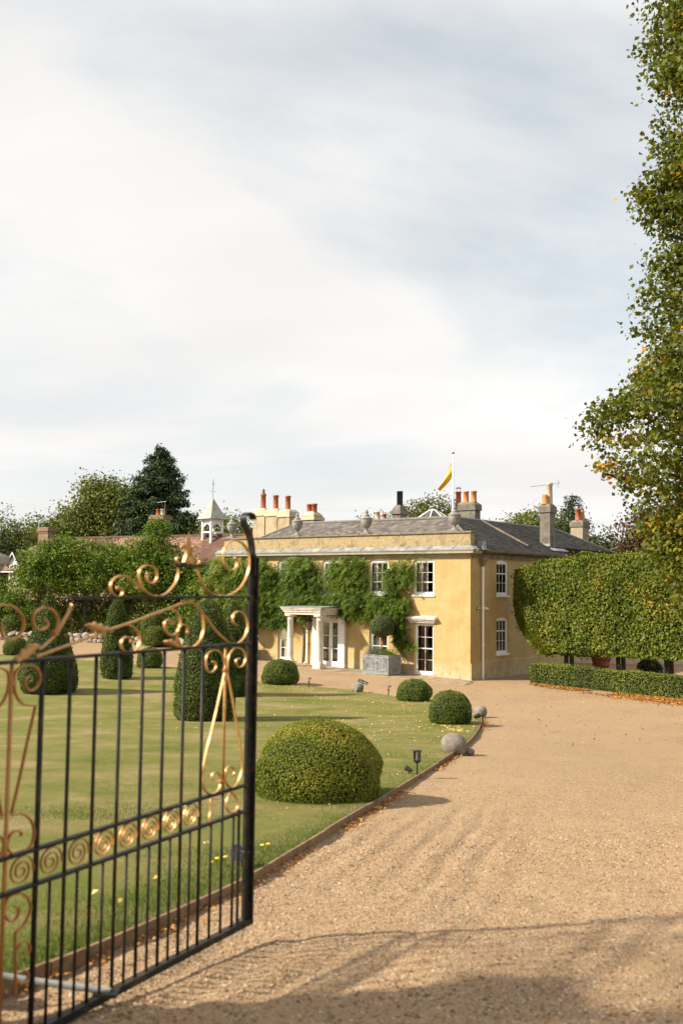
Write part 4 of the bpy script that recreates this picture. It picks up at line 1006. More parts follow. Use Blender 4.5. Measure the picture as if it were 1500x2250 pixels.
# knobs where scrolls end
for t, z in (G['bigS'][0], G['topC_left'][-1], G['scroll2'][-1], G['topS_left'][-1], G['scroll4'][-1]):
    MB().lathe([(.0, -.013), (.010, -.009), (.013, 0), (.010, .009), (.0, .013)], -t, 0, z, 10, False).build('scroll_end', M['gold'], gate, True)
# rails
def railh(name, t0, t1, z, h, d, mat='iron'): return MB().box(-t1, -t0, -d / 2, d / 2, z - h / 2, z + h / 2).build(name, M[mat], gate, bevel=.002)
railh('top_rail', .03, 1.645, 2.028, .014, .045); railh('finial_platform', .545, .822, 2.212, .012, .04)
railh('middle_rail', .03, 2.24, 1.737, .016, .036); railh('scroll_band_rail', .03, 2.24, .860, .016, .036); railh('scroll_band_rail', .03, 2.24, .700, .016, .036)
railh('bottom_rail', -.035, 2.26, .018, .036, .05)
MB().box(-.034, .034, -.006, .018, .0, 2.30).build('latch_stile', M['iron'], gate, bevel=.002)
MB().box(.020, .0335, -.03, -.0065, .0, 2.28).build('stile_flange', M['iron'], gate, bevel=.002)
MB().box(-.069, -.0345, -.022, .022, .0, 2.26).build('stile_bar', M['iron'], gate, bevel=.002) if False else None
MB().box(-2.30, -2.245, -.03, .03, .0, 2.30).build('hinge_stile', M['iron'], gate, bevel=.002)
c_ = spline(gp([(.0, 2.16), (.012, 2.30)] + [(t - .02, z) for t, z in G['curl'][1:]]), 6)
MB().ribbon(c_, .046, .011).build('stile_curl', M['iron'], gate)
mainb = [.515, .697, .879, 1.062, 1.246, 1.430, 1.614, 1.802]
for k, t in enumerate(mainb): rodz('bar', t, .03, 1.73, .0095 if k < 7 else .013)
dog = [.605, .788, .971, 1.155, 1.338, 1.522, 1.708]
for t in dog: rodz('dog_bar', t, .03, .70, .0075)
for t in (.40, .285, .165): rodz('dog_bar', t, .03, .70 if t != .285 else .852, .0085)
MB().tube([(-.105, -.0, .03), (-.105, 0, .72)], .010, 6).build('drop_bolt', M['iron'], gate); MB().tube([(-.105, -.0, .47), (-.105, -.045, .47), (-.07, -.06, .46)], .007, 6).build('bolt_handle', M['iron'], gate)
MB().lathe([(.0, 0), (.016, .004), (.018, .012), (.01, .02), (0, .022)], -.08, -.0, .045, 10, False).build('bolt_keep', M['alu'], gate)
for t in [(a + b) / 2 for a, b in zip([.42] + mainb, mainb + [1.985])][1:]:     # spirals in the band
    pts = []; N = 44
    for k in range(N + 1):
        q = k / N; a = 1.2 + q * 2 * math.pi * 2.35; r = .012 + q * .061
        pts.append((t + r * math.cos(a) * 1.06, .780 + r * math.sin(a)))
    MB().ribbon(gp(pts), .012, .0045).build('spiral', M['gold_dull' if t > .9 else 'gold'], gate)
for t, z, w_, h_ in ((.283, 1.585, .034, .022), (1.985, 1.64, .030, .022), (.300, .925, .05, .016), (.345, 2.034, .04, .014), (.95, 2.034, .04, .014), (.68, 1.744, .035, .014), (1.19, 1.738, .04, .014), (1.724, 1.86, .026, .026), (1.12, 2.083, .024, .02)):
    MB().box(-t - w_ / 2, -t + w_ / 2, -.013, .013, z - h_ / 2, z + h_ / 2).build('collar', M['gold_dull'], gate, bevel=.003)
# fleur-de-lis finial
fx = -.679; fl = MB(); prof = [(.016, 2.219), (.012, 2.25), (.017, 2.285), (.026, 2.315), (.022, 2.345), (.011, 2.385), (.001, 2.412)]
vs = []; 
for r, z in prof: vs += [(fx + r, 0, z), (fx, r * .55, z), (fx - r, 0, z), (fx, -r * .55, z)]
fl.add(vs, [(i * 4 + k, i * 4 + (k + 1) % 4, (i + 1) * 4 + (k + 1) % 4, (i + 1) * 4 + k) for i in range(len(prof) - 1) for k in range(4)])
fin = fl.build('finial', M['gold'], gate)
for sgn in (1, -1):
    for key, w in (('fin_l', .020), ('fin_l2', .018)):
        pts = [(.679 + sgn * (t - .679), z) for t, z in G[key]]; p = spline(gp(pts), 5); m = len(p)
        MB().ribbon(p, [w * (1 - .3 * i / m) for i in range(m)], [.016 - .008 * i / m for i in range(m)]).build('leaf_curl', M['gold'], fin)
# acanthus leaves on the straps
def acanthus(pts, w, parent):
    p = spline(gp(pts), 5); m = len(p); mb = MB(); vs = []; fs = []
    for i, (x, z) in enumerate(p):
        q = i / (m - 1); a = p[max(i - 1, 0)]; b = p[min(i + 1, m - 1)]; L = math.dist(a, b); nx, nz = -(b[1] - a[1]) / L, (b[0] - a[0]) / L
        hw = w * (.35 + .9 * math.sin(math.pi * min(1, q * 1.05)) ** .8) * (1 + .28 * math.sin(q * 22)); th = .012 * (1 - .5 * q)
        vs += [(x + nx * hw, .006, z + nz * hw), (x + nx * hw * .45, .02, z + nz * hw * .45), (x, .012 + th, z), (x - nx * hw * .45, .02, z - nz * hw * .45), (x - nx * hw, .006, z - nz * hw),
               (x - nx * hw * .45, -.014, z - nz * hw * .45), (x, -.010 - th, z), (x + nx * hw * .45, -.014, z + nz * hw * .45)]
    for i in range(m - 1):
        for k in range(8): fs.append((i * 8 + k, i * 8 + (k + 1) % 8, (i + 1) * 8 + (k + 1) % 8, (i + 1) * 8 + k))
    fs += [tuple(range(8)), tuple((m - 1) * 8 + k for k in range(8))]
    mb.add(vs, fs).build('acanthus_leaf', M['gold'], parent, True)
acanthus(G['leaf1'], .020, gate); acanthus(G['leaf2'], .026, gate); acanthus(G['leaf3'], .017, gate)
for k in range(2): MB().tube([(-2.245, 0, .35 + 1.3 * k), (-2.36, .03, .35 + 1.3 * k)], .02, 8).build('hinge', M['iron'], gate)

# brick gate pier with a moulded stone cap
px0, px1, py0, py1 = -2.20, -1.695, 4.34, 4.85; zb = gz(-1.9, 4.6)
pier = empty('gate_pier', ((px0 + px1) / 2, (py0 + py1) / 2, zb)); tag(pier, 'brick gate pier with a grey stone cap at the left edge', 'gate pier')
hw = (px1 - px0) / 2; MB().box(-hw + .012, hw - .012, -hw + .012, hw - .012, -.3, 2.06).build('mortar_core', M['mortar'], pier)
bm_ = MB().box(-.1075, .1075, -.051, .051, -.0325, .0325).mesh('brick'); bm_.materials.append(M['pierbrick'])
L = 2 * hw; nrow = 27
for r in range(nrow):
    z = .04 + r * .0755
    for side in range(4):
        n_ = 2; 
        for k in range(n_):
            a = -hw + .1075 + k * (.2225) + (.0 if (r + side) % 2 else .075)
            o = bpy.data.objects.new('brick', bm_); COL.objects.link(o); o.parent = pier
            q = hw - .051
            o.location = [(a, -q, z), (q, a, z), (-a, q, z), (-q, -a, z)][side]; o.rotation_euler = (0, 0, side * math.pi / 2 + random.uniform(-.01, .01))
cp = MB(); h2 = hw
for z0, z1, e0, e1 in ((2.06, 2.10, .012, .02), (2.10, 2.16, .02, .055), (2.16, 2.205, .065, .068), (2.205, 2.25, .06, -.10)): cp.taper(0, 0, z0, z1, 2 * (h2 + e0), 2 * (h2 + e0), 2 * (h2 + e1), 2 * (h2 + e1))
cp.build('stone_cap', M['urnstone'], pier, bevel=.006)

# gate opener: motor box and its pale arm
op = empty('gate_opener', (-1.80, 5.12, gz(-1.8, 5.12))); tag(op, 'gate opener with pale metal arm low behind the gate', 'gate opener')
MB().tube([(.0, .02, .17), (.30, .05, .115), (.66, .08, .06)], .018, 10).build('arm', M['alu'], op)
MB().box(.58, .70, .03, .13, .045, .062).build('bracket', M['iron'], op)
mt = MB(); mt.lathe([(.0, -.02), (.09, -.02), (.095, .02), (.095, .16), (.08, .20), (.0, .21)], -.03, .02, 0, 16, False); mt.build('motor', M['black'], op, False)

# ================================================================ small things along the drive
def stone_ball(x, y, r, flat, label, seed, group='stone balls along the drive'):
    bm = bmesh.new(); bmesh.ops.create_icosphere(bm, subdivisions=4, radius=1.0)
    rs = np.random.default_rng(seed); K = rs.normal(size=(26, 3)); K /= np.linalg.norm(K, axis=1)[:, None]; A = rs.normal(size=26) * .05
    for v in bm.verts:
        c = np.array(v.co); d = float(np.sum(A * np.exp(-7 * (1 - K @ c)))); rr = r * (1 + d)
        v.co = Vector((c[0] * rr, c[1] * rr, c[2] * rr * flat))
    me = bpy.data.meshes.new('stone_ball'); bm.to_mesh(me); bm.free()
    o = link('stone_ball', me, M['ballstone'], None, True); o.location = (x, y, gz(x, y) + r * flat * .80); o.rotation_euler = (.2 * rs.normal(), .2 * rs.normal(), rs.random() * 6)
    tag(o, label, 'stone ball', group); return o
stone_ball(2.27, 19.9, .26, .93, 'large rough stone ball on the timber edging of the drive', 1)
stone_ball(4.36, 31.2, .215, .97, 'stone ball half hidden behind the clipped bush at the bend', 2)
stone_ball(.68, 39.2, .275, .80, 'round stone behind the leaning signpost', 3)
o = stone_ball(2.58, 19.95, .105, .8, 'small rough rock lying beside the large stone ball', 4); o.name = 'small_rock'; o['category'] = 'rock'; del o['group']

def path_light(x, y, label, kind):
    z = lawn_z(x, y); o = empty('path_light', (x, y, z - .02)); tag(o, label, 'path light', 'small path lights along the lawn edge')
    if kind == 'lantern':
        MB().tube([(0, 0, 0), (0, 0, .20)], .013, 8).build('stake', M['black'], o)
        MB().lathe([(.03, .19), (.055, .205), (.06, .225), (.05, .228)], 0, 0, 0, 6).build('base', M['black'], o)
        MB().lathe([(.052, .229), (.055, .36)], 0, 0, 0, 6, False).build('lamp_glass', M['glass'], o)
        f = MB()
        for k in range(6): f.tube([(.054 * math.cos(k * math.tau / 6), .054 * math.sin(k * math.tau / 6), .225), (.057 * math.cos(k * math.tau / 6), .057 * math.sin(k * math.tau / 6), .362)], .005, 4)
        f.build('lamp_cage', M['black'], o)
        MB().lathe([(.06, .362), (.074, .368), (.074, .382), (.03, .39), (.0, .392)], 0, 0, 0, 6, False).build('cap', M['black'], o)
        MB().tube([(0, 0, .23), (0, 0, .34)], .02, 8).build('bulb_tube', M['alu'], o)
    else:
        MB().tube([(0, 0, 0), (.01, 0, .20)], .02, 8).build('stake', M['black'], o)
        MB().lathe([(.03, .19), (.05, .21), (.05, .225)], .01, 0, 0, 10).build('base', M['black'], o)
        MB().lathe([(.042, .226), (.05, .32)], .01, 0, 0, 10, False).build('lamp_glass', M['glass'], o)
        MB().lathe([(.05, .32), (.105, .33), (.10, .36), (.06, .39), (.0, .41)], .01, 0, 0, 12, False).build('cap', M['wire'], o)
path_light(1.22, 15.73, 'black lantern path light on the grass nearest the camera', 'lantern')
path_light(1.84, 37.9, 'small path light left of the low clipped bush near the french window', 'mushroom')
path_light(-1.23, 40.3, 'small path light right of the round bush facing the portico', 'mushroom')

def spotlight(x, y, label, rz, big=1.0):
    o = empty('garden_spotlight', (x, y, lawn_z(x, y)), rz); tag(o, label, 'spotlight', 'black garden spotlights')
    MB().tube([(0, 0, -.02), (0, 0, .06 * big)], .010, 6).build('spike', M['black'], o)
    MB().tube([(-.05 * big, 0, .05 * big), (.06 * big, 0, .09 * big)], [.03 * big, .05 * big], 14).build('head', M['black'], o)
    MB().tube([(.0601 * big, 0, .09 * big), (.064 * big, 0, .0915 * big)], .042 * big, 14).build('lens', M['glass'], o)
spotlight(1.10, 15.78, 'small fallen black spotlight beside the lantern path light', 2.6, .9)
spotlight(-.78, 8.35, 'black garden spotlight on the grass behind the gate stile', -2.0, 1.5)
spotlight(4.02, 29.5, 'dark spotlight at the lawn edge below the bush at the bend', .4, 1.5)

# the leaning signpost
sg = empty('sign_post', (.60, 38.75, lawn_z(.6, 38.75)), 0); tag(sg, 'leaning pale stake with a small dark THIS WAY arrow board', 'sign')
sg.rotation_euler = (0, math.radians(13), math.radians(-4))
MB().box(-.03, .03, -.018, .018, -.05, .56).build('stake', M['buffpot'], sg)
bd = MB(); bd.add([(-.0, -.040, .0), (.40, -.040, .0), (.40, -.040, .115), (0, -.040, .115), (.0, -.021, .0), (.40, -.021, .0), (.40, -.021, .115), (0, -.021, .115)], [(3, 2, 1, 0), (4, 5, 6, 7), (0, 1, 5, 4), (1, 2, 6, 5), (2, 3, 7, 6), (3, 0, 4, 7)])
board = bd.build('board', M['black'], sg); board.location = (.0, 0, .44); board.rotation_euler = (0, math.radians(9), 0)
tcu = bpy.data.curves.new('lettering', 'FONT'); tcu.body = 'This Way'; tcu.size = .095; tcu.extrude = .001; tcu.align_x = 'CENTER'
tob = bpy.data.objects.new('tmp', tcu); COL.objects.link(tob); bpy.context.view_layer.update()
tme = bpy.data.meshes.new_from_object(tob.evaluated_get(bpy.context.evaluated_depsgraph_get())); bpy.data.objects.remove(tob)
lt = link('lettering', tme, M['white'], board); lt.location = (.205, -.043, .026); lt.rotation_euler = (math.pi / 2, 0, 0)

# dandelions
dmat = mottled('dandelion yellow', (.75, .48, .02), (.85, .60, .04), 30, .7)
dd = [(-.98, 8.35), (-.93, 8.42), (-.90, 8.6), (-1.02, 8.2), (-.62, 9.05), (-.66, 8.98)]
hm = MB().lathe([(.0, -.004), (.012, .0), (.021, .008), (.015, .013), (.0, .014)], 0, 0, 0, 9, False).mesh('flower_head'); hm.materials.append(dmat)
stm = MB().tube([(0, 0, 0), (.006, 0, .03), (.004, .003, .062)], .0022, 4).mesh('stem'); stm.materials.append(M['grassblade'])
for k, (x, y) in enumerate(dd):
    o = empty('dandelion', (x, y, lawn_z(x, y) - .005), random.random() * 6)
    tag(o, 'yellow dandelion in the cluster seen between the gate bars' if k < 4 else 'yellow dandelion in the grass just right of the gate stile', 'flower', 'dandelions behind the gate bars' if k < 4 else 'dandelions right of the gate stile')
    link('stem', stm, None, o); h = link('flower_head', hm, None, o); h.location = (.004, .003, .064)

# ================================================================ lead planters by the house
def planter(t0, t1, s0, s1, label, plabel, tlabel, stem_h, ball_r):
    zg = gz(*T2W((t0 + t1) / 2, (s0 + s1) / 2)[:2]) + .03; w, d, h = t1 - t0, s1 - s0, .90
    o = empty('lead_planter', T2W((t0 + t1) / 2, (s0 + s1) / 2, zg), math.radians(-38)); tag(o, label, 'planter', 'lead planters in front of the house')
    b = MB(); th = .03
    b.box(-w / 2, w / 2, -d / 2, -d / 2 + th, 0, h); b.box(-w / 2, w / 2, d / 2 - th, d / 2, 0, h); b.box(-w / 2, -w / 2 + th, -d / 2 + th, d / 2 - th, 0, h); b.box(w / 2 - th, w / 2, -d / 2 + th, d / 2 - th, 0, h)
    b.build('box', M['leadplanter'], o, bevel=.01)
    MB().box(-w / 2 + th, w / 2 - th, -d / 2 + th, d / 2 - th, h - .12, h - .07).build('soil', M['soil'], o)
    def relief(mp, c, wd):
        r = MB(mp); e = -.016
        for sx in (-1, 1):
            q = c + sx * wd / 4; hw_ = wd * .16
            for a0, a1, z0, z1 in ((q - hw_, q + hw_, .18, .21), (q - hw_, q + hw_, .62, .65), (q - hw_, q - hw_ + .03, .211, .619), (q + hw_ - .03, q + hw_, .211, .619)): r.box(a0, a1, e, 0, z0, z1)
            for a0, a1, z0, z1 in ((q - hw_ * .55, q + hw_ * .55, .30, .32), (q - hw_ * .55, q + hw_ * .55, .52, .54), (q - hw_ * .55, q - hw_ * .55 + .02, .321, .519), (q + hw_ * .55 - .02, q + hw_ * .55, .321, .519)): r.box(a0, a1, e, 0, z0, z1)
            for k in range(5): r.add([(q + hw_ * 1.25 * math.sin(k * 1.26) * .3, -.035, .42 + .04 * math.cos(k * 1.26)), (q + .05 * math.sin(k * 1.26 + .5), 0, .42 + .06 * math.cos(k * 1.26 + .5)), (q + .05 * math.sin(k * 1.26 - .5), 0, .42 + .06 * math.cos(k * 1.26 - .5))], [(0, 1, 2)])
            for k in range(7):
                a = q - hw_ * 1.15 + hw_ * 2.3 * k / 6; zz = .73 + .03 * math.sin(k * 2.1); r.box(a - .028, a + .028, -.022, 0, zz - .028, zz + .028)
            for k in range(6):
                zz = .2 + .075 * k
                for a in (q - hw_ - .055, q + hw_ + .055): r.box(a - .018, a + .018, -.018, 0, zz - .02, zz + .02)
        r.build('relief_panel', M['leadplanter'], o, bevel=.004)
    relief(lambda a, dd_, z: (a, -d / 2 + dd_, z), 0, w); relief(lambda a, dd_, z: (w / 2 - dd_, a, z), 0, d)
    # planting
    n_ = 1500; P = []; N_ = []
    tops = [(-w * .25, -d * .28, .30, .26), (-w * .02, -d * .15, .24, .20)]
    lav = np.concatenate([np.stack([RNG.normal(size=n_) * .16 + cx0, RNG.normal(size=n_) * .14 + cy0, h - .06 + np.abs(RNG.normal(size=n_)) * hh], 1) for cx0, cy0, rr, hh in tops])
    pl = empty('planting', (0, 0, 0)); pl.parent = o
    bpy.data.objects.remove(pl)
    leaves('lavender', lav, RNG.normal(size=lav.shape), .085, M['lf_silver'], o, .16, .03, np.array([0, -.25, 1.0]), None, .6)
    g_ = np.stack([w * .24 + RNG.normal(size=n_) * .17, -.1 * d + RNG.normal(size=n_) * .2, h - .06 + np.abs(RNG.normal(size=n_)) * .13], 1)
    leaves('trailing_herbs', g_, RNG.normal(size=g_.shape) + np.array([0, 0, .8]), .06, M['lf_garden'], o, .55)
    # the standard tree in the planter
    tr = empty('lollipop_tree', T2W((t0 + t1) / 2 - .0, (s0 + s1) / 2, zg + h - .08), math.radians(-38)); tag(tr, tlabel, 'topiary', 'clipped standard trees in lead planters')
    MB().tube([(0, 0, -.02), (.02, 0, stem_h * .5), (-.01, 0, stem_h)], [.03, .026, .024], 8).build('trunk', M['terraorange'], tr, True)
    D = unit(RNG.normal(size=(9000, 3))); rr = ball_r * (1 + .05 * vnoise(D[:, 0] * 3 + 9, D[:, 1] * 3 + 9, 1.5, 77)) * (1 - .10 * RNG.random(9000) ** 2)
    Pp = D * rr[:, None] * np.array([1.03, 1.03, .93]) + np.array([0, 0, stem_h + ball_r * .6])
    cr_ = leaves('crown', Pp, D + RNG.normal(size=D.shape) * .7, .05, M['lf_bay'], tr, .55)
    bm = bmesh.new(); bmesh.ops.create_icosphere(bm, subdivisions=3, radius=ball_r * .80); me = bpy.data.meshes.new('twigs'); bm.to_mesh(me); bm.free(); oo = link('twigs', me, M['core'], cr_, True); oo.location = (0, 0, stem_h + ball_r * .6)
    return o
planter(3.40, 4.90, -1.52, -.48, 'grey lead planter with relief panels right of the portico', '', 'clipped ball standard tree in the planter right of the portico', 1.05, .55)
planter(12.55, 13.75, -1.45, -.45, 'grey lead planter at the left end of the house behind the gate', '', 'clipped ball standard tree in the planter left of the portico', 1.0, .52)
# ================================================================ clipped shrubs and topiary
def clipped(name, x, y, prof, label, cat, group, mat, n, size, lump=.05, sx=1.0, lean=0.0, seed=1, z=None, rz=0.0):
    """prof: (radius, height) pairs; leaves stand on that surface over a shade-dark core of twigs"""
    z = lawn_z(x, y) if z is None else z; q_ = random.Random(seed); lump = lump * 1.5; sx = sx * q_.uniform(.96, 1.05); lean = lean + q_.uniform(-.035, .035); rz = q_.random() * .8
    o = empty(name, (x, y, z - .01), rz); tag(o, label, cat, group)
    pr = np.array(prof, float); seg = np.hypot(np.diff(pr[:, 0]), np.diff(pr[:, 1])); rm_ = (pr[:-1, 0] + pr[1:, 0]) / 2
    wgt = seg * np.maximum(rm_, .01); idx = RNG.choice(len(seg), n, p=wgt / wgt.sum()); f = RNG.random(n)
    r = pr[idx, 0] + (pr[idx + 1, 0] - pr[idx, 0]) * f; h = pr[idx, 1] + (pr[idx + 1, 1] - pr[idx, 1]) * f
    dr = pr[idx + 1, 0] - pr[idx, 0]; dh = pr[idx + 1, 1] - pr[idx, 1]; L = np.hypot(dr, dh)
    a = RNG.random(n) * 2 * np.pi
    N_ = np.stack([dh / L * np.cos(a), dh / L * np.sin(a), -dr / L], 1)
    k = 1 + lump * (vnoise(np.cos(a) * r * 2.2 + 20 + seed, np.sin(a) * r * 2.2 + h * 2.2 + 20, 1.3, seed) - .5) * 2 + lump * .6 * (vnoise(a * 4 + 9, h * 7 + 9, 1.0, seed + 5) - .5)
    r = r * k
    dep = -np.abs(RNG.normal(size=n)) * size * .9 + size * .35 + np.where(RNG.random(n) < .03, RNG.random(n) * size * 1.6, 0)
    P = np.stack([np.cos(a) * r * sx + lean * h, np.sin(a) * r, h], 1) + N_ * dep[:, None]
    P[:, 2] = np.maximum(P[:, 2], .01)
    tone = np.clip(.5 * RNG.random(n) + .5 * vnoise(np.cos(a) * r * 3 + 40, np.sin(a) * r * 3 + h * 3 + 40, 1.0, seed + 2) + .12 * (h / pr[:, 1].max() - .5) - .02, 0, 1)
    cr_ = leaves('crown', P, N_ + RNG.normal(size=(n, 3)) * .75, size * (.7 + .6 * RNG.random(n)), mat, o, .58, .1, None, tone)
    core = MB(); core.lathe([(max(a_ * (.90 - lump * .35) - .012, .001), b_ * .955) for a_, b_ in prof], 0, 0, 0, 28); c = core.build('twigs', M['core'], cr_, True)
    if sx != 1.0 or lean: c.data.transform(Matrix(((sx, 0, lean, 0), (0, 1, 0, 0), (0, 0, 1, 0), (0, 0, 0, 1))))
    return o
def dome(r, h, k=2.3, tuck=.86):
    out = [(r * tuck, .02), (r * .97, h * .14), (r, h * .26)]
    for i in range(1, 15):
        q = i / 14; out.append((r * (1 - q ** k) ** (1 / k), h * (.26 + .74 * q)))
    out[-1] = (.004, h); return out
BG = 'clipped box bushes around the lawn'
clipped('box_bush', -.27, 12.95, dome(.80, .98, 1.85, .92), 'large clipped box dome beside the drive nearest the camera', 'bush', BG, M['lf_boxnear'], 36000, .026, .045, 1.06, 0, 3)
clipped('box_bush', 3.12, 28.2, dome(.60, .93, 2.3), 'round clipped box bush at the bend of the drive', 'bush', BG, M['lf_boxdark'], 13000, .035, .05, 1.0, 0, 4)
clipped('box_bush', 2.68, 36.2, dome(.62, .76, 2.2), 'low clipped box bush in front of the right-hand french window', 'bush', BG, M['lf_boxdark'], 11000, .038, .05, 1.0, 0, 5)
clipped('box_bush', -2.42, 41.1, dome(.72, 1.0, 2.3), 'round clipped box bush in front of the portico', 'bush', BG, M['lf_boxdark'], 12000, .042, .05, 1.0, 0, 6)
clipped('box_bush', -16.45, 50.9, dome(.62, .92, 2.3), 'round clipped bush at the far left edge of the lawn', 'bush', BG, M['lf_boxdark'], 7000, .055, .05, 1.0, 0, 7)
clipped('box_bush', -8.8, 46.4, dome(.60, .92, 2.4), 'clipped bush between the topiary cones at the gravel edge', 'bush', BG, M['lf_boxdark'], 7000, .055, .05, 1.0, 0, 8)
for k, (x, y, r, h, lab) in enumerate(((-11.2, 60.0, .72, 1.9, 'tall cloud clipped bush behind the rubble wall beside the cone'), (-10.95, 59.0, .62, 1.15, 'lower cloud clipped ball in front of the tall one'), (-9.6, 59.4, .60, 1.75, 'cloud clipped bush right of the pair behind the rubble wall'),
                                       (-21.9, 64.8, 1.0, 2.4, 'clipped bush at the far left behind the rubble wall'), (-20.9, 63.9, .75, 1.5, 'smaller clipped bush beside the far left one'))):
    clipped('cloud_bush', x, y, dome(r, h, 2.6, .8), lab, 'bush', 'clipped bushes in the far border', M['lf_boxdark'], 5500, .075, .08, 1, 0, 20 + k, gz(x, y) + .1)
YG = 'yew cones on the lawn'
cone = lambda r, h, p: [(r * a, h * b) for a, b in p]
pA = [(.80, .005), (.93, .05), (1.0, .14), (.97, .24), (.86, .36), (.72, .48), (.57, .60), (.42, .72), (.28, .83), (.17, .92), (.09, .97), (.003, 1)]
pC = [(.84, .005), (.95, .05), (1.0, .14), (.99, .28), (.93, .42), (.84, .56), (.72, .69), (.57, .81), (.40, .91), (.22, .97), (.003, 1)]
clipped('yew_cone', -10.45, 36.2, cone(1.08, 3.62, pA), 'broad pointed yew cone at the left of the lawn behind the gate', 'topiary', YG, M['lf_yew'], 24000, .055, .05, 1, 0, 31)
clipped('yew_cone', -9.15, 41.3, cone(.66, 3.35, pC), 'slender yew cone second from the left', 'topiary', YG, M['lf_yew'], 16000, .055, .05, 1, 0, 32)
clipped('yew_cone', -3.80, 28.6, cone(.86, 3.45, pC), 'tall yew cone nearest the camera beside the gate stile', 'topiary', YG, M['lf_yew'], 24000, .048, .05, 1, 0, 33)
clipped('yew_cone', -3.92, 36.7, cone(.60, 3.55, pC), 'slender yew cone standing behind the nearest one', 'topiary', YG, M['lf_yew'], 16000, .052, .05, 1, 0, 34)

# long clipped hedges on the right
def hedge_box(o, path, width, z0, z1, n, size, mat, rnd_end=.0, lump=.05, seed=1, name='foliage', topf=None):
    """leaves over a box swept along path; o: parent, world coordinates"""
    path = [Vector((*p, 0)) for p in path]; L = [0]
    for a, b in zip(path, path[1:]): L.append(L[-1] + (b - a).length)
    tot = L[-1]; S_ = RNG.random(n) * tot
    px_ = np.interp(S_, L, [p.x for p in path]); py_ = np.interp(S_, L, [p.y for p in path])
    d = (path[-1] - path[0]).normalized(); nx, ny = d.y, -d.x                    # the side facing the drive
    if nx * -.6 + ny * -.8 < 0: nx, ny = -nx, -ny
    H = z1 - z0; per = np.array([H, width, H * .6, width * .45]); f = RNG.choice(4, n, p=per / per.sum()); q = RNG.random(n)
    off = np.where(f == 0, width / 2, np.where(f == 2, -width / 2, (q - .5) * width)); hh = np.where((f == 0) | (f == 2), z0 + q * H, np.where(f == 1, z1, z0))
    N_ = np.stack([np.where(f == 0, nx, np.where(f == 2, -nx, 0)), np.where(f == 0, ny, np.where(f == 2, -ny, 0)), np.where(f == 1, 1.0, np.where(f == 3, -1.0, 0.0))], 1)
    ends = RNG.random(n) < (width * H) / (tot * H + width * H) * 1.2                # the free end
    off = np.where(ends, (RNG.random(n) - .5) * width, off); hh = np.where(ends, z0 + RNG.random(n) * H, hh)
    px_ = np.where(ends, path[0].x, px_); py_ = np.where(ends, path[0].y, py_); S_ = np.where(ends, 0, S_)
    N_ = np.where(ends[:, None], np.array([[-d.x, -d.y, 0]]), N_)
    if topf is not None: hh = z0 + (hh - z0) * (topf(S_) - z0) / H
    if rnd_end:
        S_ = np.where(ends, RNG.random(n) ** 1.5 * .9, S_); px_ = np.where(ends, np.interp(S_, L, [p.x for p in path]), px_); py_ = np.where(ends, np.interp(S_, L, [p.y for p in path]), py_)
        off = np.where(ends, np.sign(RNG.random(n) - .25) * width / 2, off)
        rr_ = np.sqrt(np.clip(1 - (1 - np.clip(S_ / .9, 0, 1)) ** 2, 0.0, 1)); off = off * rr_                # round in plan
        N_ = np.where((S_ < .9)[:, None], N_ * rr_[:, None] + np.array([[-d.x, -d.y, 0]]) * (1 - rr_)[:, None] + np.where(ends, 1, 0)[:, None] * np.stack([nx * np.sign(off), ny * np.sign(off), 0 * off], 1) * rr_[:, None], N_)
        # the free end is clipped round: pull back top and bottom corners
        v_ = (hh - z0) / H; pull = rnd_end * (np.clip((v_ - .80) / .20, 0, 1) ** 2 * .6 + np.clip((.52 - v_) / .52, 0, 1) ** 1.6 * 1.75)
        m_ = S_ < pull + .9; sh_ = pull * np.clip(1 - S_ / (pull + .9), 0, 1); px_ = px_ + d.x * sh_; py_ = py_ + d.y * sh_; m_ = sh_ > .02
        N_ = np.where(m_[:, None], unit(np.stack([-d.x + 0 * v_, -d.y + 0 * v_, (v_ - .6) * 1.4], 1)) + .3 * N_, N_)
    lum = (vnoise(S_ * 1.7 + 10, hh * 1.7 + 10 + off * 1.3, 1.0, seed) - .5) * lump * 2.2 + (vnoise(S_ * .5 + 10, hh * .6 + 10, 1.0, seed + 7) - .5) * lump * 3
    dep = lum - np.abs(RNG.normal(size=n)) * size * 1.0 + size * .4 + np.where(RNG.random(n) < .035, RNG.random(n) * size * 1.8, 0)
    P = np.stack([px_ + nx * off, py_ + ny * off, hh + np.array(gzv(px_, py_))], 1) + unit(N_) * dep[:, None]
    tone = np.clip(.6 * RNG.random(n) + .45 * vnoise(S_ * 1.2 + 30, hh * 1.2 + 30, 1.0, seed + 3) + .05, 0, 1)
    fo = leaves(name, P, N_ + RNG.normal(size=(n, 3)) * .8, size * (.6 + .8 * RNG.random(n)), mat, o, .6, .12, None, tone)
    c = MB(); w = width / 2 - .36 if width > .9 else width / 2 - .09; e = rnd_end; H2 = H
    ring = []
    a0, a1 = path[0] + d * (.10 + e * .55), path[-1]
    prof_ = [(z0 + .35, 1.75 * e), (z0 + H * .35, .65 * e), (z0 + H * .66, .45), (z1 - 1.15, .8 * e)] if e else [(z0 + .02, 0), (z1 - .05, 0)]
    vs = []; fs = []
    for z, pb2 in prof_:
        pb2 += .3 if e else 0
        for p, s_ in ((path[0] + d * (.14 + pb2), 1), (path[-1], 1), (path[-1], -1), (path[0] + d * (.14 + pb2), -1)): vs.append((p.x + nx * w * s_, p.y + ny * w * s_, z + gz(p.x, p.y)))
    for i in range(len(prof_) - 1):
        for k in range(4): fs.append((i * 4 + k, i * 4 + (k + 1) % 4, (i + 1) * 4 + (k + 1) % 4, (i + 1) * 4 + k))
    fs += [(3, 2, 1, 0), tuple((len(prof_) - 1) * 4 + k for k in range(4))]
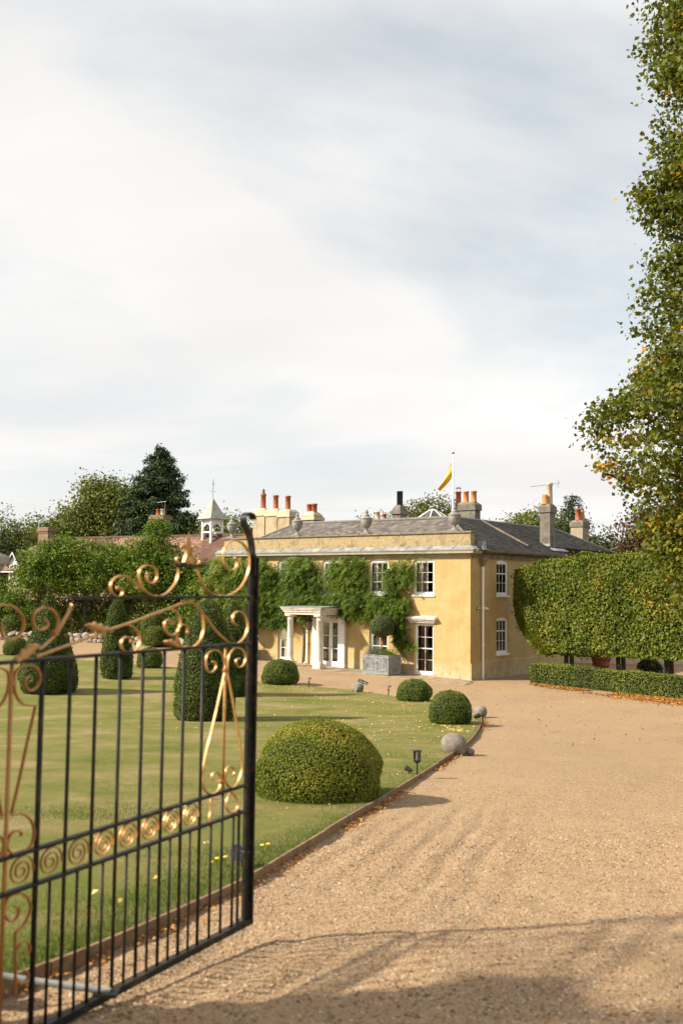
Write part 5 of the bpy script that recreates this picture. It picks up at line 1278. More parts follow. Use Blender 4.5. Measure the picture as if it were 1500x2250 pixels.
    c.add(vs, fs); c.build('twigs', M['core'], fo)
    return fo
o = empty('low_box_hedge', (8.6, 44.3, 0)); tag(o, 'low clipped box hedge along the right side of the drive', 'hedge')
fo = hedge_box(o, [(8.72, 44.55), (9.75, 42.95), (11.6, 40.35), (13.2, 38.3), (15.2, 35.7)], .75, .0, .84, 26000, .055, M['lf_boxdark'], 0, .03, 3)
fo.location = (-8.6, -44.3, 0)
trunks = [(10.25, 45.55), (12.0, 43.35), (13.5, 41.55), (15.2, 39.4)]
ph = empty('pleached_hedge', (10.2, 45.5, 0)); tag(ph, 'tall pleached hornbeam hedge on bare trunks at the right', 'hedge')
fo = hedge_box(ph, [(8.30, 46.85), (9.6, 45.45), (11.7, 42.95), (13.6, 40.65), (16.2, 37.5)], 1.5, 1.34, 5.30, 70000, .125, M['lf_horn'], 1.0, .095, 5, 'clipped_crown', lambda s: 4.95 + .62 * np.clip(s / 4.2, 0, 1))
fo.location = (-10.2, -45.5, 0)
for x, y in trunks:
    for dx_, dy_ in ((0, 0), (.36, .5)):
        MB().tube([(x + dx_ - 10.2, y + dy_ - 45.5, -.05), (x + dx_ - 10.17, y + dy_ - 45.5, .8), (x + dx_ - 10.2, y + dy_ - 45.48, 1.9)], [.13, .10, .10], 9).build('trunk', M['bark'], ph, True)
n = 7500; s = RNG.random(n) ** .8; x = 8.6 + 6.4 * s + RNG.normal(size=n) * .1; y = 44.0 - 8.3 * s - np.abs(RNG.normal(size=n)) * (.45 + 2.0 * s)
keep = vnoise(x, y, 1.1, 61) > .30; x, y = x[keep], y[keep]
fallen('drifted_leaves', x - .35, y - .35, gzv(x, y) + .012, .05 + .06 * RNG.random(len(x)), M['lf_brown'], 'orange and golden leaves drifted on the gravel below the low hedge')
# a few more loose leaves blown over the drive
n = 420; x = 1.5 + 9 * RNG.random(n); y = 22 + 20 * RNG.random(n); keep = x > lawn_right(y) + .2; x, y = x[keep], y[keep]
fallen('scattered_leaves', x, y, gzv(x, y) + .012, .04 + .04 * RNG.random(len(x)), M['lf_brown'], 'single brown leaves scattered over the gravel in front of the house')

x = 2.75 + .5 * RNG.random(150); y = 25.3 + 1.9 * RNG.random(150); keep = x < lawn_right(y) - .05; x, y = x[keep], y[keep]
fallen('bright_leaves', x, y, gzv(x, y) + .085, .04 + .03 * RNG.random(len(x)), M['lf_fallen'], 'bright yellow leaves fallen below the bush at the bend')
# terracotta pot and things glimpsed under the pleached hedge
tp = empty('terracotta_pot', (12.1, 46.5, gz(12.1, 46.5))); tag(tp, 'large terracotta flower pot glimpsed under the pleached hedge', 'pot')
MB().lathe([(.26, 0), (.30, .3), (.36, .62), (.42, .64), (.42, .68), (.38, .70), (.44, .92), (.47, .94), (.47, 1.04), (.42, 1.05), (.40, .9)], 0, 0, 0, 24).build('bowl', M['terracotta'], tp, True)
MB().lathe([(.0, .93), (.40, .93)], 0, 0, 0, 16, False).build('soil', M['soil'], tp)
P = np.stack([RNG.normal(size=900) * .2, RNG.normal(size=900) * .2, 1.0 + np.abs(RNG.normal(size=900)) * .22], 1); leaves('plant', P, RNG.normal(size=P.shape), .09, M['lf_garden'], tp)
for k, (x, y, r, h) in enumerate(((14.1, 45.6, .55, 1.05), (16.2, 43.6, .6, .95))):
    clipped('shrub', x, y, dome(r, h, 2.2), ('dark shrub under the pleached hedge right of the terracotta pot', 'dark shrub under the pleached hedge at the right edge')[k], 'bush', 'shrubs behind the low hedge', M['lf_dark'], 2500, .09, .15, 1, 0, 50 + k, gz(x, y))
wl_ = empty('garden_wall', (14.0, 56.5, 0)); tag(wl_, 'low pale wall seen between the trunks of the pleached hedge', 'wall')
MB().box(-2.6, 12, -.15, .15, -.1, .95).build('wall', M['creamcap'], wl_); MB().box(-2.65, 12, -.2, .2, .951, 1.03).build('wall_coping', M['coping'], wl_)

# ================================================================ trees
def limb(mb, p, d, L, r, depth, tips, spread=.6, up=.15, nseg=4, kids=3):
    pts = [Vector(p)]; rad = [r]; d = Vector(d).normalized()
    for k in range(nseg):
        d = (d + Vector((random.gauss(0, .14), random.gauss(0, .14), random.gauss(0, .10) + up * .25))).normalized()
        pts.append(pts[-1] + d * L / nseg); rad.append(r * (1 - .62 * (k + 1) / nseg))
    mb.tube(pts, rad, 6 if r > .05 else 5)
    if depth == 0: tips.append(pts[-1]); tips.append(pts[-2]); return
    for k in range(kids):
        q = random.uniform(.45, 1.0); i_ = min(int(q * nseg), nseg - 1); base = pts[i_].lerp(pts[i_ + 1], q * nseg - i_)
        a = random.random() * math.tau; o = d.orthogonal().normalized(); o = (o * math.cos(a) + d.cross(o) * math.sin(a))
        limb(mb, base, d * (1 - spread * .5) + o * spread, L * random.uniform(.5, .72), rad[i_] * .62, depth - 1, tips, spread, up, nseg, kids)

def lobes_cloud(lobes, n, clump, per, squash=.8, shell=.55):
    """clumps of leaves through ellipsoid lobes (cx, cy, cz, rx, ry, rz); thin in places, uneven in outline"""
    lob = np.array(lobes, float); vol = lob[:, 3] * lob[:, 4] + lob[:, 4] * lob[:, 5]; k = max(1, n // per)
    idx = RNG.choice(len(lob), k, p=vol / vol.sum()); D = unit(RNG.normal(size=(k, 3))); rr = shell + (1 - shell) * RNG.random(k) ** .5
    rr = rr * (1 + .16 * RNG.normal(size=k).clip(-1.5, 1.2))
    C = lob[idx, :3] + D * lob[idx, 3:] * rr[:, None]
    cs = clump * (.6 + .8 * RNG.random(k)); g = RNG.normal(size=(k, per, 3)) * np.array([1, 1, squash]) * cs[:, None, None] * .5
    P = (C[:, None] + g).reshape(-1, 3); N_ = np.repeat(D, per, 0) * .7 + RNG.normal(size=P.shape) * .8 + np.array([0, 0, .35])
    tone = np.clip(np.repeat(RNG.random(k), per) * .55 + .45 * RNG.random(len(P)), 0, 1)
    return P, N_, tone

def broadleaf(name, x, y, label, lobes, n, size, mat, trunk_h, trunk_r, group=None, per=26, clump=.8, bark='bark', aspect=.7, shell=.55, z=None, cat='tree', tone_shift=0.0):
    z = gz(x, y) if z is None else z; o = empty(name, (x, y, z)); tag(o, label, cat, group)
    tb = MB(); tips = []; top_z = max(l[2] for l in lobes)
    tb.tube([(0, 0, -.2), (random.gauss(0, .05), 0, trunk_h * .5), (random.gauss(0, .1), random.gauss(0, .1), trunk_h)], [trunk_r * 1.25, trunk_r, trunk_r * .8], 9)
    for l in lobes:
        p0 = Vector((0, 0, trunk_h * random.uniform(.75, 1.0))); p1 = Vector(l[:3]); mid = p0.lerp(p1, .5) + Vector((random.gauss(0, .2), random.gauss(0, .2), .15))
        tb.tube([p0, mid, p1, p1 + Vector((random.gauss(0, .3) * l[3], random.gauss(0, .3) * l[4], l[5] * .6))], [trunk_r * .6, trunk_r * .42, trunk_r * .25, trunk_r * .08], 6)
        for k in range(5):
            d = Vector((random.gauss(0, 1), random.gauss(0, 1), random.gauss(.2, .7))).normalized()
            q = Vector((d.x * l[3], d.y * l[4], d.z * l[5])); tb.tube([p1 - q * .15, p1 + q * .45 + Vector((0, 0, .1)), p1 + q * .9], [trunk_r * .18, trunk_r * .11, trunk_r * .04], 5)
    tb.build('trunk', M[bark], o, True)
    P, N_, tone = lobes_cloud(lobes, n, clump, per, .8, shell); P[:, 2] = np.maximum(P[:, 2], .05)
    leaves('crown', P, N_, size * (.7 + .6 * RNG.random(len(P))), mat, o, aspect, .14, None, np.clip(tone + tone_shift, 0, 1))
    return o

# background, left of the house
BT = 'trees behind the coach house'
broadleaf('broadleaf_tree', -21.0, 90, 'pale green broad tree left of the tall conifer', [(0, 0, 10.2, 3.0, 2.5, 2.9), (-2.7, 0, 8.2, 2.4, 2.2, 2.4), (2.6, 0, 8.6, 2.4, 2.2, 3.2), (-4.6, 0, 6.6, 1.8, 2, 2.0), (.2, -1, 6.6, 3.4, 2.2, 2.6), (-1.0, 0, 11.6, 1.6, 1.6, 1.2)], 40000, .25, M['lf_tree'], 5, .35, BT, 26, 1.15, shell=.45)
broadleaf('broadleaf_tree', -26.0, 88, 'lower tree between the brick chimney and the pale green tree', [(0, 0, 6.8, 2.6, 2.2, 2.3), (2.2, 0, 7.4, 2.0, 2.0, 2.3), (-2.4, 0, 5.8, 2.2, 2, 2.0), (0.6, -1, 5.0, 3.2, 2, 2)], 22000, .24, M['lf_tree'], 4, .3, BT, 26, 1.0, shell=.45)
broadleaf('thin_tree', -28.6, 84, 'thin twiggy tree behind the left brick chimney', [(0, 0, 7.3, 2.0, 1.8, 2.6), (1.6, 0, 6.6, 1.8, 1.6, 2.0), (-1.5, 0, 6.8, 1.5, 1.6, 2.2)], 7000, .19, M['lf_tree'], 4.5, .22, BT, 16, .75, shell=.3)
broadleaf('dark_tree', -31.5, 80, 'dark evergreen tree at the far left edge', [(0, 0, 5.2, 3.0, 2.4, 3.6), (2.2, -1, 3.4, 2.6, 2, 2.8), (-2.2, 0, 5.6, 2.4, 2.2, 3.2)], 113000, .23, M['lf_dark'], 3, .3, BT, 26, .9, shell=.5)
broadleaf('dark_tree', -27.2, 78, 'dark evergreen mass behind the left end of the tiled roof', [(0, 0, 4.2, 2.4, 1.8, 3.0), (1.6, 0, 3.6, 1.8, 1.8, 2.4)], 13000, .23, M['lf_dark'], 3, .25, BT, 26, .9, shell=.5)
broadleaf('broadleaf_tree', -10.2, 84, 'green tree right of the conifer behind the bell turret', [(0, 0, 6.8, 2.6, 2, 2.5), (2.4, 0, 6.3, 2.2, 2, 2.3), (-2.2, 0, 6.2, 2.2, 2, 2.4)], 20000, .23, M['lf_tree'], 4, .3, BT, 26, 1.0, shell=.5)

def conifer(x, y, h, r0, label, n_w, mat, size, group, base=.12, name='conifer_tree', droop=.30, per=15):
    z = gz(x, y); o = empty(name, (x, y, z)); tag(o, label, 'tree', group); tb = MB()
    tb.tube([(0, 0, -.2), (.05, 0, h * .5), (0, 0, h * .99)], [.40, .25, .02], 9); P = []; N_ = []; T = []
    for k in range(n_w):
        q = base + (1 - base) * (k / n_w) ** 1.0; zz = h * q; R = min(r0 * 1.25, r0 * 1.75 * (1 - q) ** .62) + .10
        m = max(4, int(11 * (R / r0) ** .6))
        for j in range(m):
            a = random.random() * math.tau; Lb = R * random.uniform(.72, 1.10); dz = -droop * Lb + random.gauss(0, .12)
            tipz = zz + dz + .16 * Lb; ca, sa = math.cos(a), math.sin(a)
            tb.tube([(0, 0, zz), (ca * Lb * .55, sa * Lb * .55, zz + dz * .75), (ca * Lb, sa * Lb, tipz)], [.045, .03, .008], 4, False)
            ns = max(3, int(Lb * 3.4)); br = random.random()
            for s_ in range(ns):
                f = .22 + .78 * (s_ + random.random()) / ns; w = .30 * (1.15 - f) * min(Lb, 2.6) * .55 + .12
                c = np.array([ca * Lb * f, sa * Lb * f, zz + dz * .95 * f + .16 * Lb * f * f - .06])
                g = RNG.normal(size=(per, 3)) * np.array([w, w, .12]) + c; g[:, 2] -= np.abs(RNG.normal(size=per)) * .18
                P.append(g); N_.append(RNG.normal(size=(per, 3)) * .7 + np.array([ca * .5, sa * .5, .6])); T += list(np.clip(.55 * br + .45 * RNG.random(per), 0, 1))
    tb.build('trunk', M['bark'], o); P = np.concatenate(P); N_ = np.concatenate(N_)
    leaves('crown', P, N_, size * (.7 + .6 * RNG.random(len(P))), mat, o, .34, .06, None, np.array(T)); return o
conifer(-15.7, 85, 15.6, 3.4, 'tall dark conifer rising behind the tiled roof', 36, M['lf_conifer'], .34, BT, .36, 'conifer_tree', .26, 20)

# background, behind the house and on the right
BR = 'trees behind the house'
broadleaf('distant_tree', 3.2, 82, 'sparse tree top showing left of the dark flue', [(0, 0, 7.6, 1.6, 1.5, 2.2), (-1.2, 0, 7.4, 1.2, 1.2, 2.0), (1.6, 0, 7.0, 1.0, 1.2, 2.0)], 3600, .22, M['lf_tree'], 5, .2, BR, 14, .7, shell=.3)
broadleaf('distant_tree', 8.0, 88, 'golden green rounded tree top behind the roof lantern', [(0, 0, 9.2, 2.4, 2.0, 2.4), (-1.5, 0, 8.6, 1.6, 1.5, 1.9), (1.6, 0, 8.7, 1.6, 1.5, 1.9)], 12000, .22, M['lf_lime'], 5, .3, BR, 26, .8, shell=.5, tone_shift=-.12)
broadleaf('distant_tree', 16.4, 86, 'green tree top behind the slate roof left of the tall chimney', [(0, 0, 8.5, 2.0, 1.8, 2.0), (-1.7, 0, 7.6, 1.5, 1.4, 1.8), (1.7, 0, 8.2, 1.7, 1.6, 2.0)], 11000, .22, M['lf_tree'], 5, .3, BR, 26, .8, shell=.5)
conifer(18.6, 80, 11.8, 2.2, 'loose grey green cedar behind the far right chimney', 22, M['lf_conifer'], .30, BR, .35, 'cedar_tree', .22, 7)
broadleaf('dark_tree', 18.2, 70, 'dark evergreen behind the right end of the slate roof', [(0, 0, 5.8, 1.6, 1.6, 2.2), (1.6, 0, 4.9, 1.8, 1.6, 2.4)], 7000, .22, M['lf_dark'], 3, .25, BR, 26, .8, shell=.5)
broadleaf('copper_beech', 19.3, 62, 'dark copper beech behind the lime branches', [(0, 0, 6.6, 1.9, 1.8, 2.8), (1.7, 0, 7.2, 2.2, 2, 3.0), (-1.2, 0, 4.6, 1.7, 1.6, 2.2), (3.6, 0, 6.0, 2.4, 2, 3.6), (1.0, -.6, 4.0, 2.6, 1.8, 2.2)], 32000, .19, M['lf_copper'], 3, .4, BR, 26, .8, shell=.45)
for k, (x, y, w, h) in enumerate(((-46, 96, 9, 7.5), (-36, 100, 7, 7.0), (30, 90, 8, 9), (42, 86, 9, 10), (24, 76, 4.5, 7.5))):
    broadleaf('distant_tree', x, y, ('distant tree beyond the far left of the garden, outermost', 'distant tree beyond the far left of the garden, inner', 'distant tree behind the hedge at the right, inner', 'distant tree behind the hedge at the right, outermost', 'distant tree behind the copper beech')[k],
              [(0, 0, h * .6, w * .55, 3, h * .45), (-w * .35, 0, h * .5, w * .4, 3, h * .4), (w * .35, 0, h * .5, w * .4, 3, h * .4)], 6500, .34, M['lf_tree'] if k < 2 else M['lf_dark'], h * .4, .35, 'trees at the edge of the garden', 22, 1.3)

# the big lime at the right edge: only its left flank is in the picture
LX0, LY0 = 12.0, 21.0
lz = gz(LX0, LY0); lime = empty('lime_tree', (LX0, LY0, lz)); tag(lime, 'large lime tree with yellowing leaves overhanging the right edge', 'tree')
prof_z = np.array([3.0, 3.8, 4.3, 4.9, 5.3, 6.0, 6.7, 7.1, 7.5, 7.9, 8.3, 8.8, 9.3, 9.7, 10.4, 10.9, 11.3, 12.2, 12.7, 13.2, 14.0, 14.6, 15.0, 15.8, 16.6, 17.5, 18.6, 19.6])
prof_r = np.array([4.9, 5.3, 5.4, 5.5, 5.8, 6.75, 6.80, 6.75, 6.2, 5.9, 5.75, 5.55, 5.75, 5.55, 5.45, 5.2, 5.5, 5.55, 5.2, 5.05, 5.5, 5.2, 5.1, 5.5, 5.4, 4.8, 3.6, 1.4])
tb = MB(); tb.tube([(0, 0, -.3), (.1, 0, 3), (0, .1, 8), (.1, 0, 13), (0, 0, 18)], [.62, .48, .36, .22, .04], 12)
CL = []; AX = []
for k in range(44):                                               # limbs that stay inside the crown
    zt = random.uniform(4, 16); a = random.uniform(-math.pi, math.pi) if k < 14 else math.pi + random.gauss(0, .5); R = float(np.interp(zt, prof_z, prof_r)) * random.uniform(.65, .93); ca, sa = math.cos(a), math.sin(a)
    p = spline([(0, 0, max(2.4, zt - 2.6)), (ca * R * .4, sa * R * .4, zt - 1.0), (ca * R, sa * R, zt)], 5); tb.tube(p, [.13 * (1 - .8 * i_ / len(p)) for i_ in range(len(p))], 6, False)
for k in range(8600):
    zt = random.uniform(2.9, 19.2); vis = k < 7400
    a = math.pi + random.gauss(.12, .42) if vis else random.uniform(-math.pi * .65, math.pi * .65)
    Rm = float(np.interp(zt, prof_z, prof_r)) * (1 - .10 * abs(math.sin(a - math.pi)))
    # ragged rim: sprays reach out here and stay short there
    Rm *= .90 + .16 * float(vnoise(np.array([a * 5 + 20]), np.array([zt * 1.25 + 20]), 1.0, 91)[0])
    if random.random() < .75 * (float(vnoise(np.array([a * 4 + 50]), np.array([zt * .9 + 50]), 1.0, 92)[0]) > .66): continue
    R = (Rm - .22) * (1 - .42 * random.random() ** 1.5); ca, sa = math.cos(a), math.sin(a); q = Vector((ca * R, sa * R, zt)); L = random.uniform(.35, .9)
    p0 = q - Vector((ca * L, sa * L, -.10 * L + random.gauss(0, .18)))
    if k % 4 == 0: tb.tube([p0, (p0 + q) / 2 + Vector((0, 0, .06)), q], [.011, .008, .004], 4, False)
    CL.append(tuple(q)); AX.append((ca, sa))
tb.build('trunk', M['bark'], lime)
CL = np.array(CL); AX = np.array(AX); k = len(CL); per = 20
# yellow sprays are whole twigs turned together
yel = (RNG.random(k) < .02) | ((vnoise(CL[:, 2] * 1.9 + 30, CL[:, 1] * 1.9 + CL[:, 0] + 60, .9, 71) > .80) & (RNG.random(k) < .75))
g = RNG.normal(size=(k, per, 3)) * np.array([.19, .19, .075]); P = (CL[:, None] + g).reshape(-1, 3)
ax3 = np.repeat(np.concatenate([AX, np.zeros((k, 1))], 1), per, 0)
N_ = RNG.normal(size=P.shape) * .75 + np.array([0, 0, .55]) + ax3 * .5
yel &= RNG.random(k) < np.clip((CL[:, 2] - 2.5) / 4, .25, 1)
tone = np.where(np.repeat(yel, per), .72 + .28 * RNG.random(len(P)), np.repeat(RNG.random(k) * .36, per) + .38 * RNG.random(len(P)))
leaves('crown', P, N_, .112 * (.7 + .6 * RNG.random(len(P))), M['lf_lime'], lime, .85, .14, None, np.clip(tone, 0, 1))
# the tree behind the camera's left shoulder, whose shade falls across the foot of the drive
broadleaf('roadside_tree', -6.4, 2.9, 'roadside tree out of view whose shade falls across the near gravel', [(0, 0, 6.6, 2.2, 1.6, 1.6), (1.2, .2, 7.8, 1.6, 1.4, 1.3), (-1.0, -1.0, 7.8, 2.2, 1.8, 1.6), (1.5, -1.3, 6.4, 1.4, 1.4, 1.2)], 1300, .15, M['lf_tree'], 4, .18, None, 10, .9, shell=.2)

# unseen trees added to darken what the window panes mirror
for x, y, lab in ((33, 56, 'added unseen tree far to the right, mirrored in the side windows'), (-35, 35, 'added unseen tree far to the left, darkening pane reflections, farther one'), (-30, 24, 'added unseen tree far to the left, darkening pane reflections, nearer one')):
    broadleaf('added_mirror_tree', x, y, lab, [(0, 0, 6.5, 4.2, 4.2, 4.0), (3, 1, 5.0, 3.2, 3.2, 3.4), (-3, -1, 5.0, 3.2, 3.2, 3.4)], 7000, .40, M['lf_dark'], 3, .4, 'unseen trees added for the pane reflections', 20, 1.4)

# ================================================================ the coach house and its garden
BA = math.radians(-30)
bo = Vector((-7.85, 66.0, 0)); bz = .55
barn = empty('coach_house', (bo.x, bo.y, bz), BA); tag(barn, 'long brick coach house with old clay tiled roof and dormers', 'house')
BX = lambda a: -a                                                    # a: metres left of the turret along the ridge
rz_, ez_, hw_ = 7.45 - bz, 5.0 - bz, 2.9
wallm = MB(); wallm.box(-17.3, 4.0, -hw_ + .35, hw_ - .35, -.5, ez_ + .05); wallm.build('wall', M['barnbrick'], barn)
def tiled(name, e0, e1, t0, t1, mat, course, width, parent):
    e0, e1, t0, t1 = map(Vector, (e0, e1, t0, t1)); base = MB().add([e0, e1, t1, t0], [(0, 1, 2, 3)]).build('roof_slope', mat, parent)
    ax = (e1 - e0).normalized(); nrm = (e1 - e0).cross(t0 - e0).normalized(); nrm = nrm if nrm.z > 0 else -nrm
    upv = nrm.cross(ax); upv = upv if upv.z > 0 else -upv
    H = (t0 - e0).dot(upv); L0 = (t0 - e0).dot(ax); L1 = (t1 - e0).dot(ax); LE = (e1 - e0).length; Vs = []; Fs = []; rn = []
    for r in range(int(H / course)):
        h0 = r * course; f = (h0 + course / 2) / H; x0 = L0 * f; x1 = LE + (L1 - LE) * f; x = x0 - (width / 2 if r % 2 else 0); sag = .03 * math.sin(r * .7)
        while x < x1:
            a, b = max(x + .006, x0), min(x + width - .006, x1)
            if b - a > .05:
                sg_ = lambda q: nrm * (.035 * math.sin(q * .55 + 1) + .02 * math.sin(q * 1.3)); lf = .045 + random.uniform(-.008, .014)
                pts = [e0 + ax * a + upv * h0 + nrm * lf + sg_(a), e0 + ax * b + upv * h0 + nrm * (lf + random.uniform(-.006, .006)) + sg_(b), e0 + ax * b + upv * (h0 + course + .02) + nrm * .02 + sg_(b), e0 + ax * a + upv * (h0 + course + .02) + nrm * .02 + sg_(a),
                       e0 + ax * a + upv * h0 + nrm * (lf - .03) + sg_(a), e0 + ax * b + upv * h0 + nrm * (lf - .03) + sg_(b)]
                q = len(Vs); Vs += [tuple(p) for p in pts]; Fs += [(q, q + 1, q + 2, q + 3), (q + 4, q + 5, q + 1, q)]; rn += [min(1, max(0, random.gauss(.5, .24)))] * 6
            x += width
    o = link(name, np_mesh(name, np.array(Vs), np.array(Fs), np.array(rn)), mat, base); o['kind'] = 'stuff'; return base
tiled('roof_tiles', (-18.3, -hw_, ez_), (4.2, -hw_, ez_), (-16.3, 0, rz_), (4.2, 0, rz_), M['claytile'], .15, .20, barn)
tiled('roof_tiles', (-18.3, hw_, ez_), (-18.3, -hw_, ez_), (-16.3, 0, rz_), (-16.3, 0, rz_), M['claytile'], .15, .20, barn)
MB().add([(-18.3, hw_, ez_), (4.2, hw_, ez_), (4.2, 0, rz_), (-16.3, 0, rz_)], [(0, 1, 2, 3)]).build('roof_slope', M['claytile'], barn)
for k in range(62):
    x = -16.3 + k * .33; MB().tube([(x, 0, rz_ + .02), (x + .335, 0, rz_ + .02)], [.105, .115], 7).build('ridge_tile', M['claytile'], barn)
MB().tube([(-18.3, -hw_ - .06, ez_ - .04), (4.2, -hw_ - .06, ez_ - .04)], .06, 8).build('gutter', M['paintgrey'], barn)
for x in (-.95, -3.05): MB().tube([(x, -hw_ - .02, ez_ + 1.25), (x, -hw_ + .1, -.3)], .05, 8).build('vent_pipe', M['paintgrey'], barn)
def brick_stack(x, y, z0, z1, w, d, pots_):
    m = MB(); m.box(x - w / 2, x + w / 2, y - d / 2, y + d / 2, z0, z1 - .42); st = m.build('chimney', M['stackbrick'], barn)
    c = MB(); c.box(x - w / 2 - .05, x + w / 2 + .05, y - d / 2 - .05, y + d / 2 + .05, z1 - .42, z1 - .30); c.box(x - w / 2 - .1, x + w / 2 + .1, y - d / 2 - .1, y + d / 2 + .1, z1 - .30, z1 - .12); c.box(x - w / 2 - .04, x + w / 2 + .04, y - d / 2 - .04, y + d / 2 + .04, z1 - .12, z1)
    c.build('chimney_cap', M['stackbrick'], st)
    for px_, mt in pots_: pot(st, x + px_, y, z1, .14, .42, mt, True)
brick_stack(-5.4, 0, rz_ - .9, 8.95 - bz, 1.10, .75, ((-.2, M['terracotta']), (.2, M['buffpot'])))
brick_stack(-16.5, .2, 4.5, 8.35 - bz, 1.0, .70, ())
MB().tube([(-5.0, 0, 8.9 - bz), (-5.0, 0, 9.9 - bz)], .02, 5).build('aerial_mast', M['wire'], barn); MB().tube([(-5.7, 0, 9.85 - bz), (-4.9, 0, 9.9 - bz)], .015, 5).build('aerial_boom', M['wire'], barn)
def dormer(a, w, z0, zt, zp, roofback):
    x = -a; y = -hw_ + .18; d = MB(); d.box(x - w / 2, x + w / 2, y, y + roofback, z0, zt); d.add([(x - w / 2, y, zt), (x + w / 2, y, zt), (x, y, zp)], [(0, 1, 2)])
    dm = d.build('dormer', M['paintgrey'], barn)
    for s_ in (-1, 1):
        r = MB(); r.add([(x + s_ * (w / 2 + .22), y - .2, zt - .20), (x, y - .2, zp + .05), (x, y + roofback + .8, zp + .05), (x + s_ * (w / 2 + .22), y + roofback + .3, zt - .20)], [(0, 1, 2, 3)]); r.build('dormer_roof', M['claytile'], dm)
        r = MB(); r.add([(x + s_ * (w / 2 + .22), y - .21, zt - .24), (x, y - .21, zp + .0), (x, y - .21, zp + .12), (x + s_ * (w / 2 + .22), y - .21, zt - .12)], [(0, 1, 2, 3)]); r.build('bargeboard', M['white'], dm)
    f = MB(); ww = w - .16; z1_ = zt - .08; z0_ = z0 + .1
    for a0, a1, b0, b1 in ((-ww / 2, -ww / 2 + .06, z0_, z1_), (ww / 2 - .06, ww / 2, z0_, z1_), (-ww / 2 + .06, ww / 2 - .06, z0_, z0_ + .07), (-ww / 2 + .06, ww / 2 - .06, z1_ - .06, z1_), (-.03, .03, z0_ + .07, z1_ - .06)): f.box(x + a0, x + a1, y - .05, y - .002, b0, b1)
    for k in range(1, 4): zq = z0_ + .07 + (z1_ - z0_ - .13) * k / 4; f.box(x - ww / 2 + .06, x - .031, y - .045, y - .005, zq - .014, zq + .014); f.box(x + .031, x + ww / 2 - .06, y - .045, y - .005, zq - .014, zq + .014)
    wf = f.build('window', M['white'], dm); MB().box(x - ww / 2 + .06, x + ww / 2 - .06, y - .02, y - .004, z0_ + .07, z1_ - .06).build('pane', M['flue'], wf)
dormer(16.6, .95, 3.5 - .0, 5.0, 5.75, 1.6); dormer(3.75, 1.5, 3.6, 5.0, 5.9, 1.4); dormer(7.2, 1.2, 3.6, 4.9, 5.6, 1.4)
for a in (13.6, 10.0, 1.2): 
    f = MB(); x = -a; y = -hw_ + .34
    f.box(x - .5, x + .5, y - .05, y, 3.05, 4.15); w = f.build('window', M['white'], barn)
    for k in range(3):
        for r in range(2): MB().box(x - .44 + k * .30, x - .17 + k * .30, y - .058, y - .051, 3.12 + r * .5, 3.57 + r * .5).build('pane', M['flue'], w)

# bell turret on the ridge
cz0 = rz_ - .55; tur = MB(); S2 = .45; cux = .88
ct = Matrix.Rotation(math.radians(-15), 3, 'Z')
TM = lambda x, y, z: (-cux + (ct @ Vector((x, y, 0))).x, (ct @ Vector((x, y, 0))).y, z)
turret = MB(TM).box(-S2 + .004, S2 - .004, -S2 + .004, S2 - .004, 8.62 - bz - .12, 8.62 - bz).build('bell_turret', M['white'], barn)
for sx in (-1, 1):
    for sy in (-1, 1): MB(TM).box(sx * S2 - .07, sx * S2 + .07, sy * S2 - .07, sy * S2 + .07, cz0, 8.62 - bz).build('post', M['white'], turret)
zA, zB = 7.95 - bz, 8.50 - bz
def arch_panel(mp):
    m = MB(mp); N = 8; w = S2 - .07; pts = []
    for k in range(N + 1): q = k / N * 2 - 1; pts.append((q * w, zA + .30 * (1 - abs(q) ** 1.6)))
    for (a, za), (b, zb_) in zip(pts, pts[1:]): m.add([(a, 0, za), (b, 0, zb_), (b, 0, 8.62 - bz - .1), (a, 0, 8.62 - bz - .1)], [(0, 1, 2, 3)])
    m.box(-w, w, -.03, .03, zA - .32, zA - .22); return m
for k in range(4):
    r = Matrix.Rotation(k * math.pi / 2, 3, 'Z')
    arch_panel(lambda a, d, z, r=r: TM(*(r @ Vector((a, -S2 + d, 0)))[:2], z)).build('arched_panel', M['white'], turret)
rf = MB(TM); e = .76; zz0, zz1, zz2 = 8.56 - bz, 8.95 - bz, 10.02 - bz
q1 = [(sx * e, sy * e, zz0) for sx, sy in ((-1, -1), (1, -1), (1, 1), (-1, 1))]; q2 = [(sx * .50, sy * .50, zz1) for sx, sy in ((-1, -1), (1, -1), (1, 1), (-1, 1))]
rf.add(q1 + q2 + [(0, 0, zz2)], [(0, 1, 5, 4), (1, 2, 6, 5), (2, 3, 7, 6), (3, 0, 4, 7), (4, 5, 8), (5, 6, 8), (6, 7, 8), (7, 4, 8), (3, 2, 1, 0)])
rf.build('turret_roof', mottled('lichened lead turret roof', (.30, .30, .26), (.42, .41, .35), 3, .7, 0, 20, .2, .01, (.20, .21, .15), 2), turret)
vz = zz2; wv = MB(lambda x, y, z: (x - cux, y, z)); wv.tube([(0, 0, vz - .05), (0, 0, vz + 1.25)], .018, 6); wv.tube([(-.36, .0, vz + .42), (.36, 0, vz + .42)], .012, 5); wv.tube([(0, -.36, vz + .42), (0, .36, vz + .42)], .012, 5)
wv.tube([(-.12, .05, vz + .86), (.14, -.05, vz + .86)], .014, 5); wv.lathe([(.0, -.04), (.04, 0), (0, .04)], 0, 0, vz + .62, 8, False); wv.build('weather_vane', M['wire'], turret)
wv = MB(lambda x, y, z: (x - cux, y, z)); wv.add([(-.15, .06, vz + .88), (.02, .0, vz + .90), (.12, -.05, vz + .98), (.02, 0, vz + 1.05), (-.08, .03, vz + .98)], [(0, 1, 2, 3, 4)]); wv.build('vane_figure', M['wire'], turret)

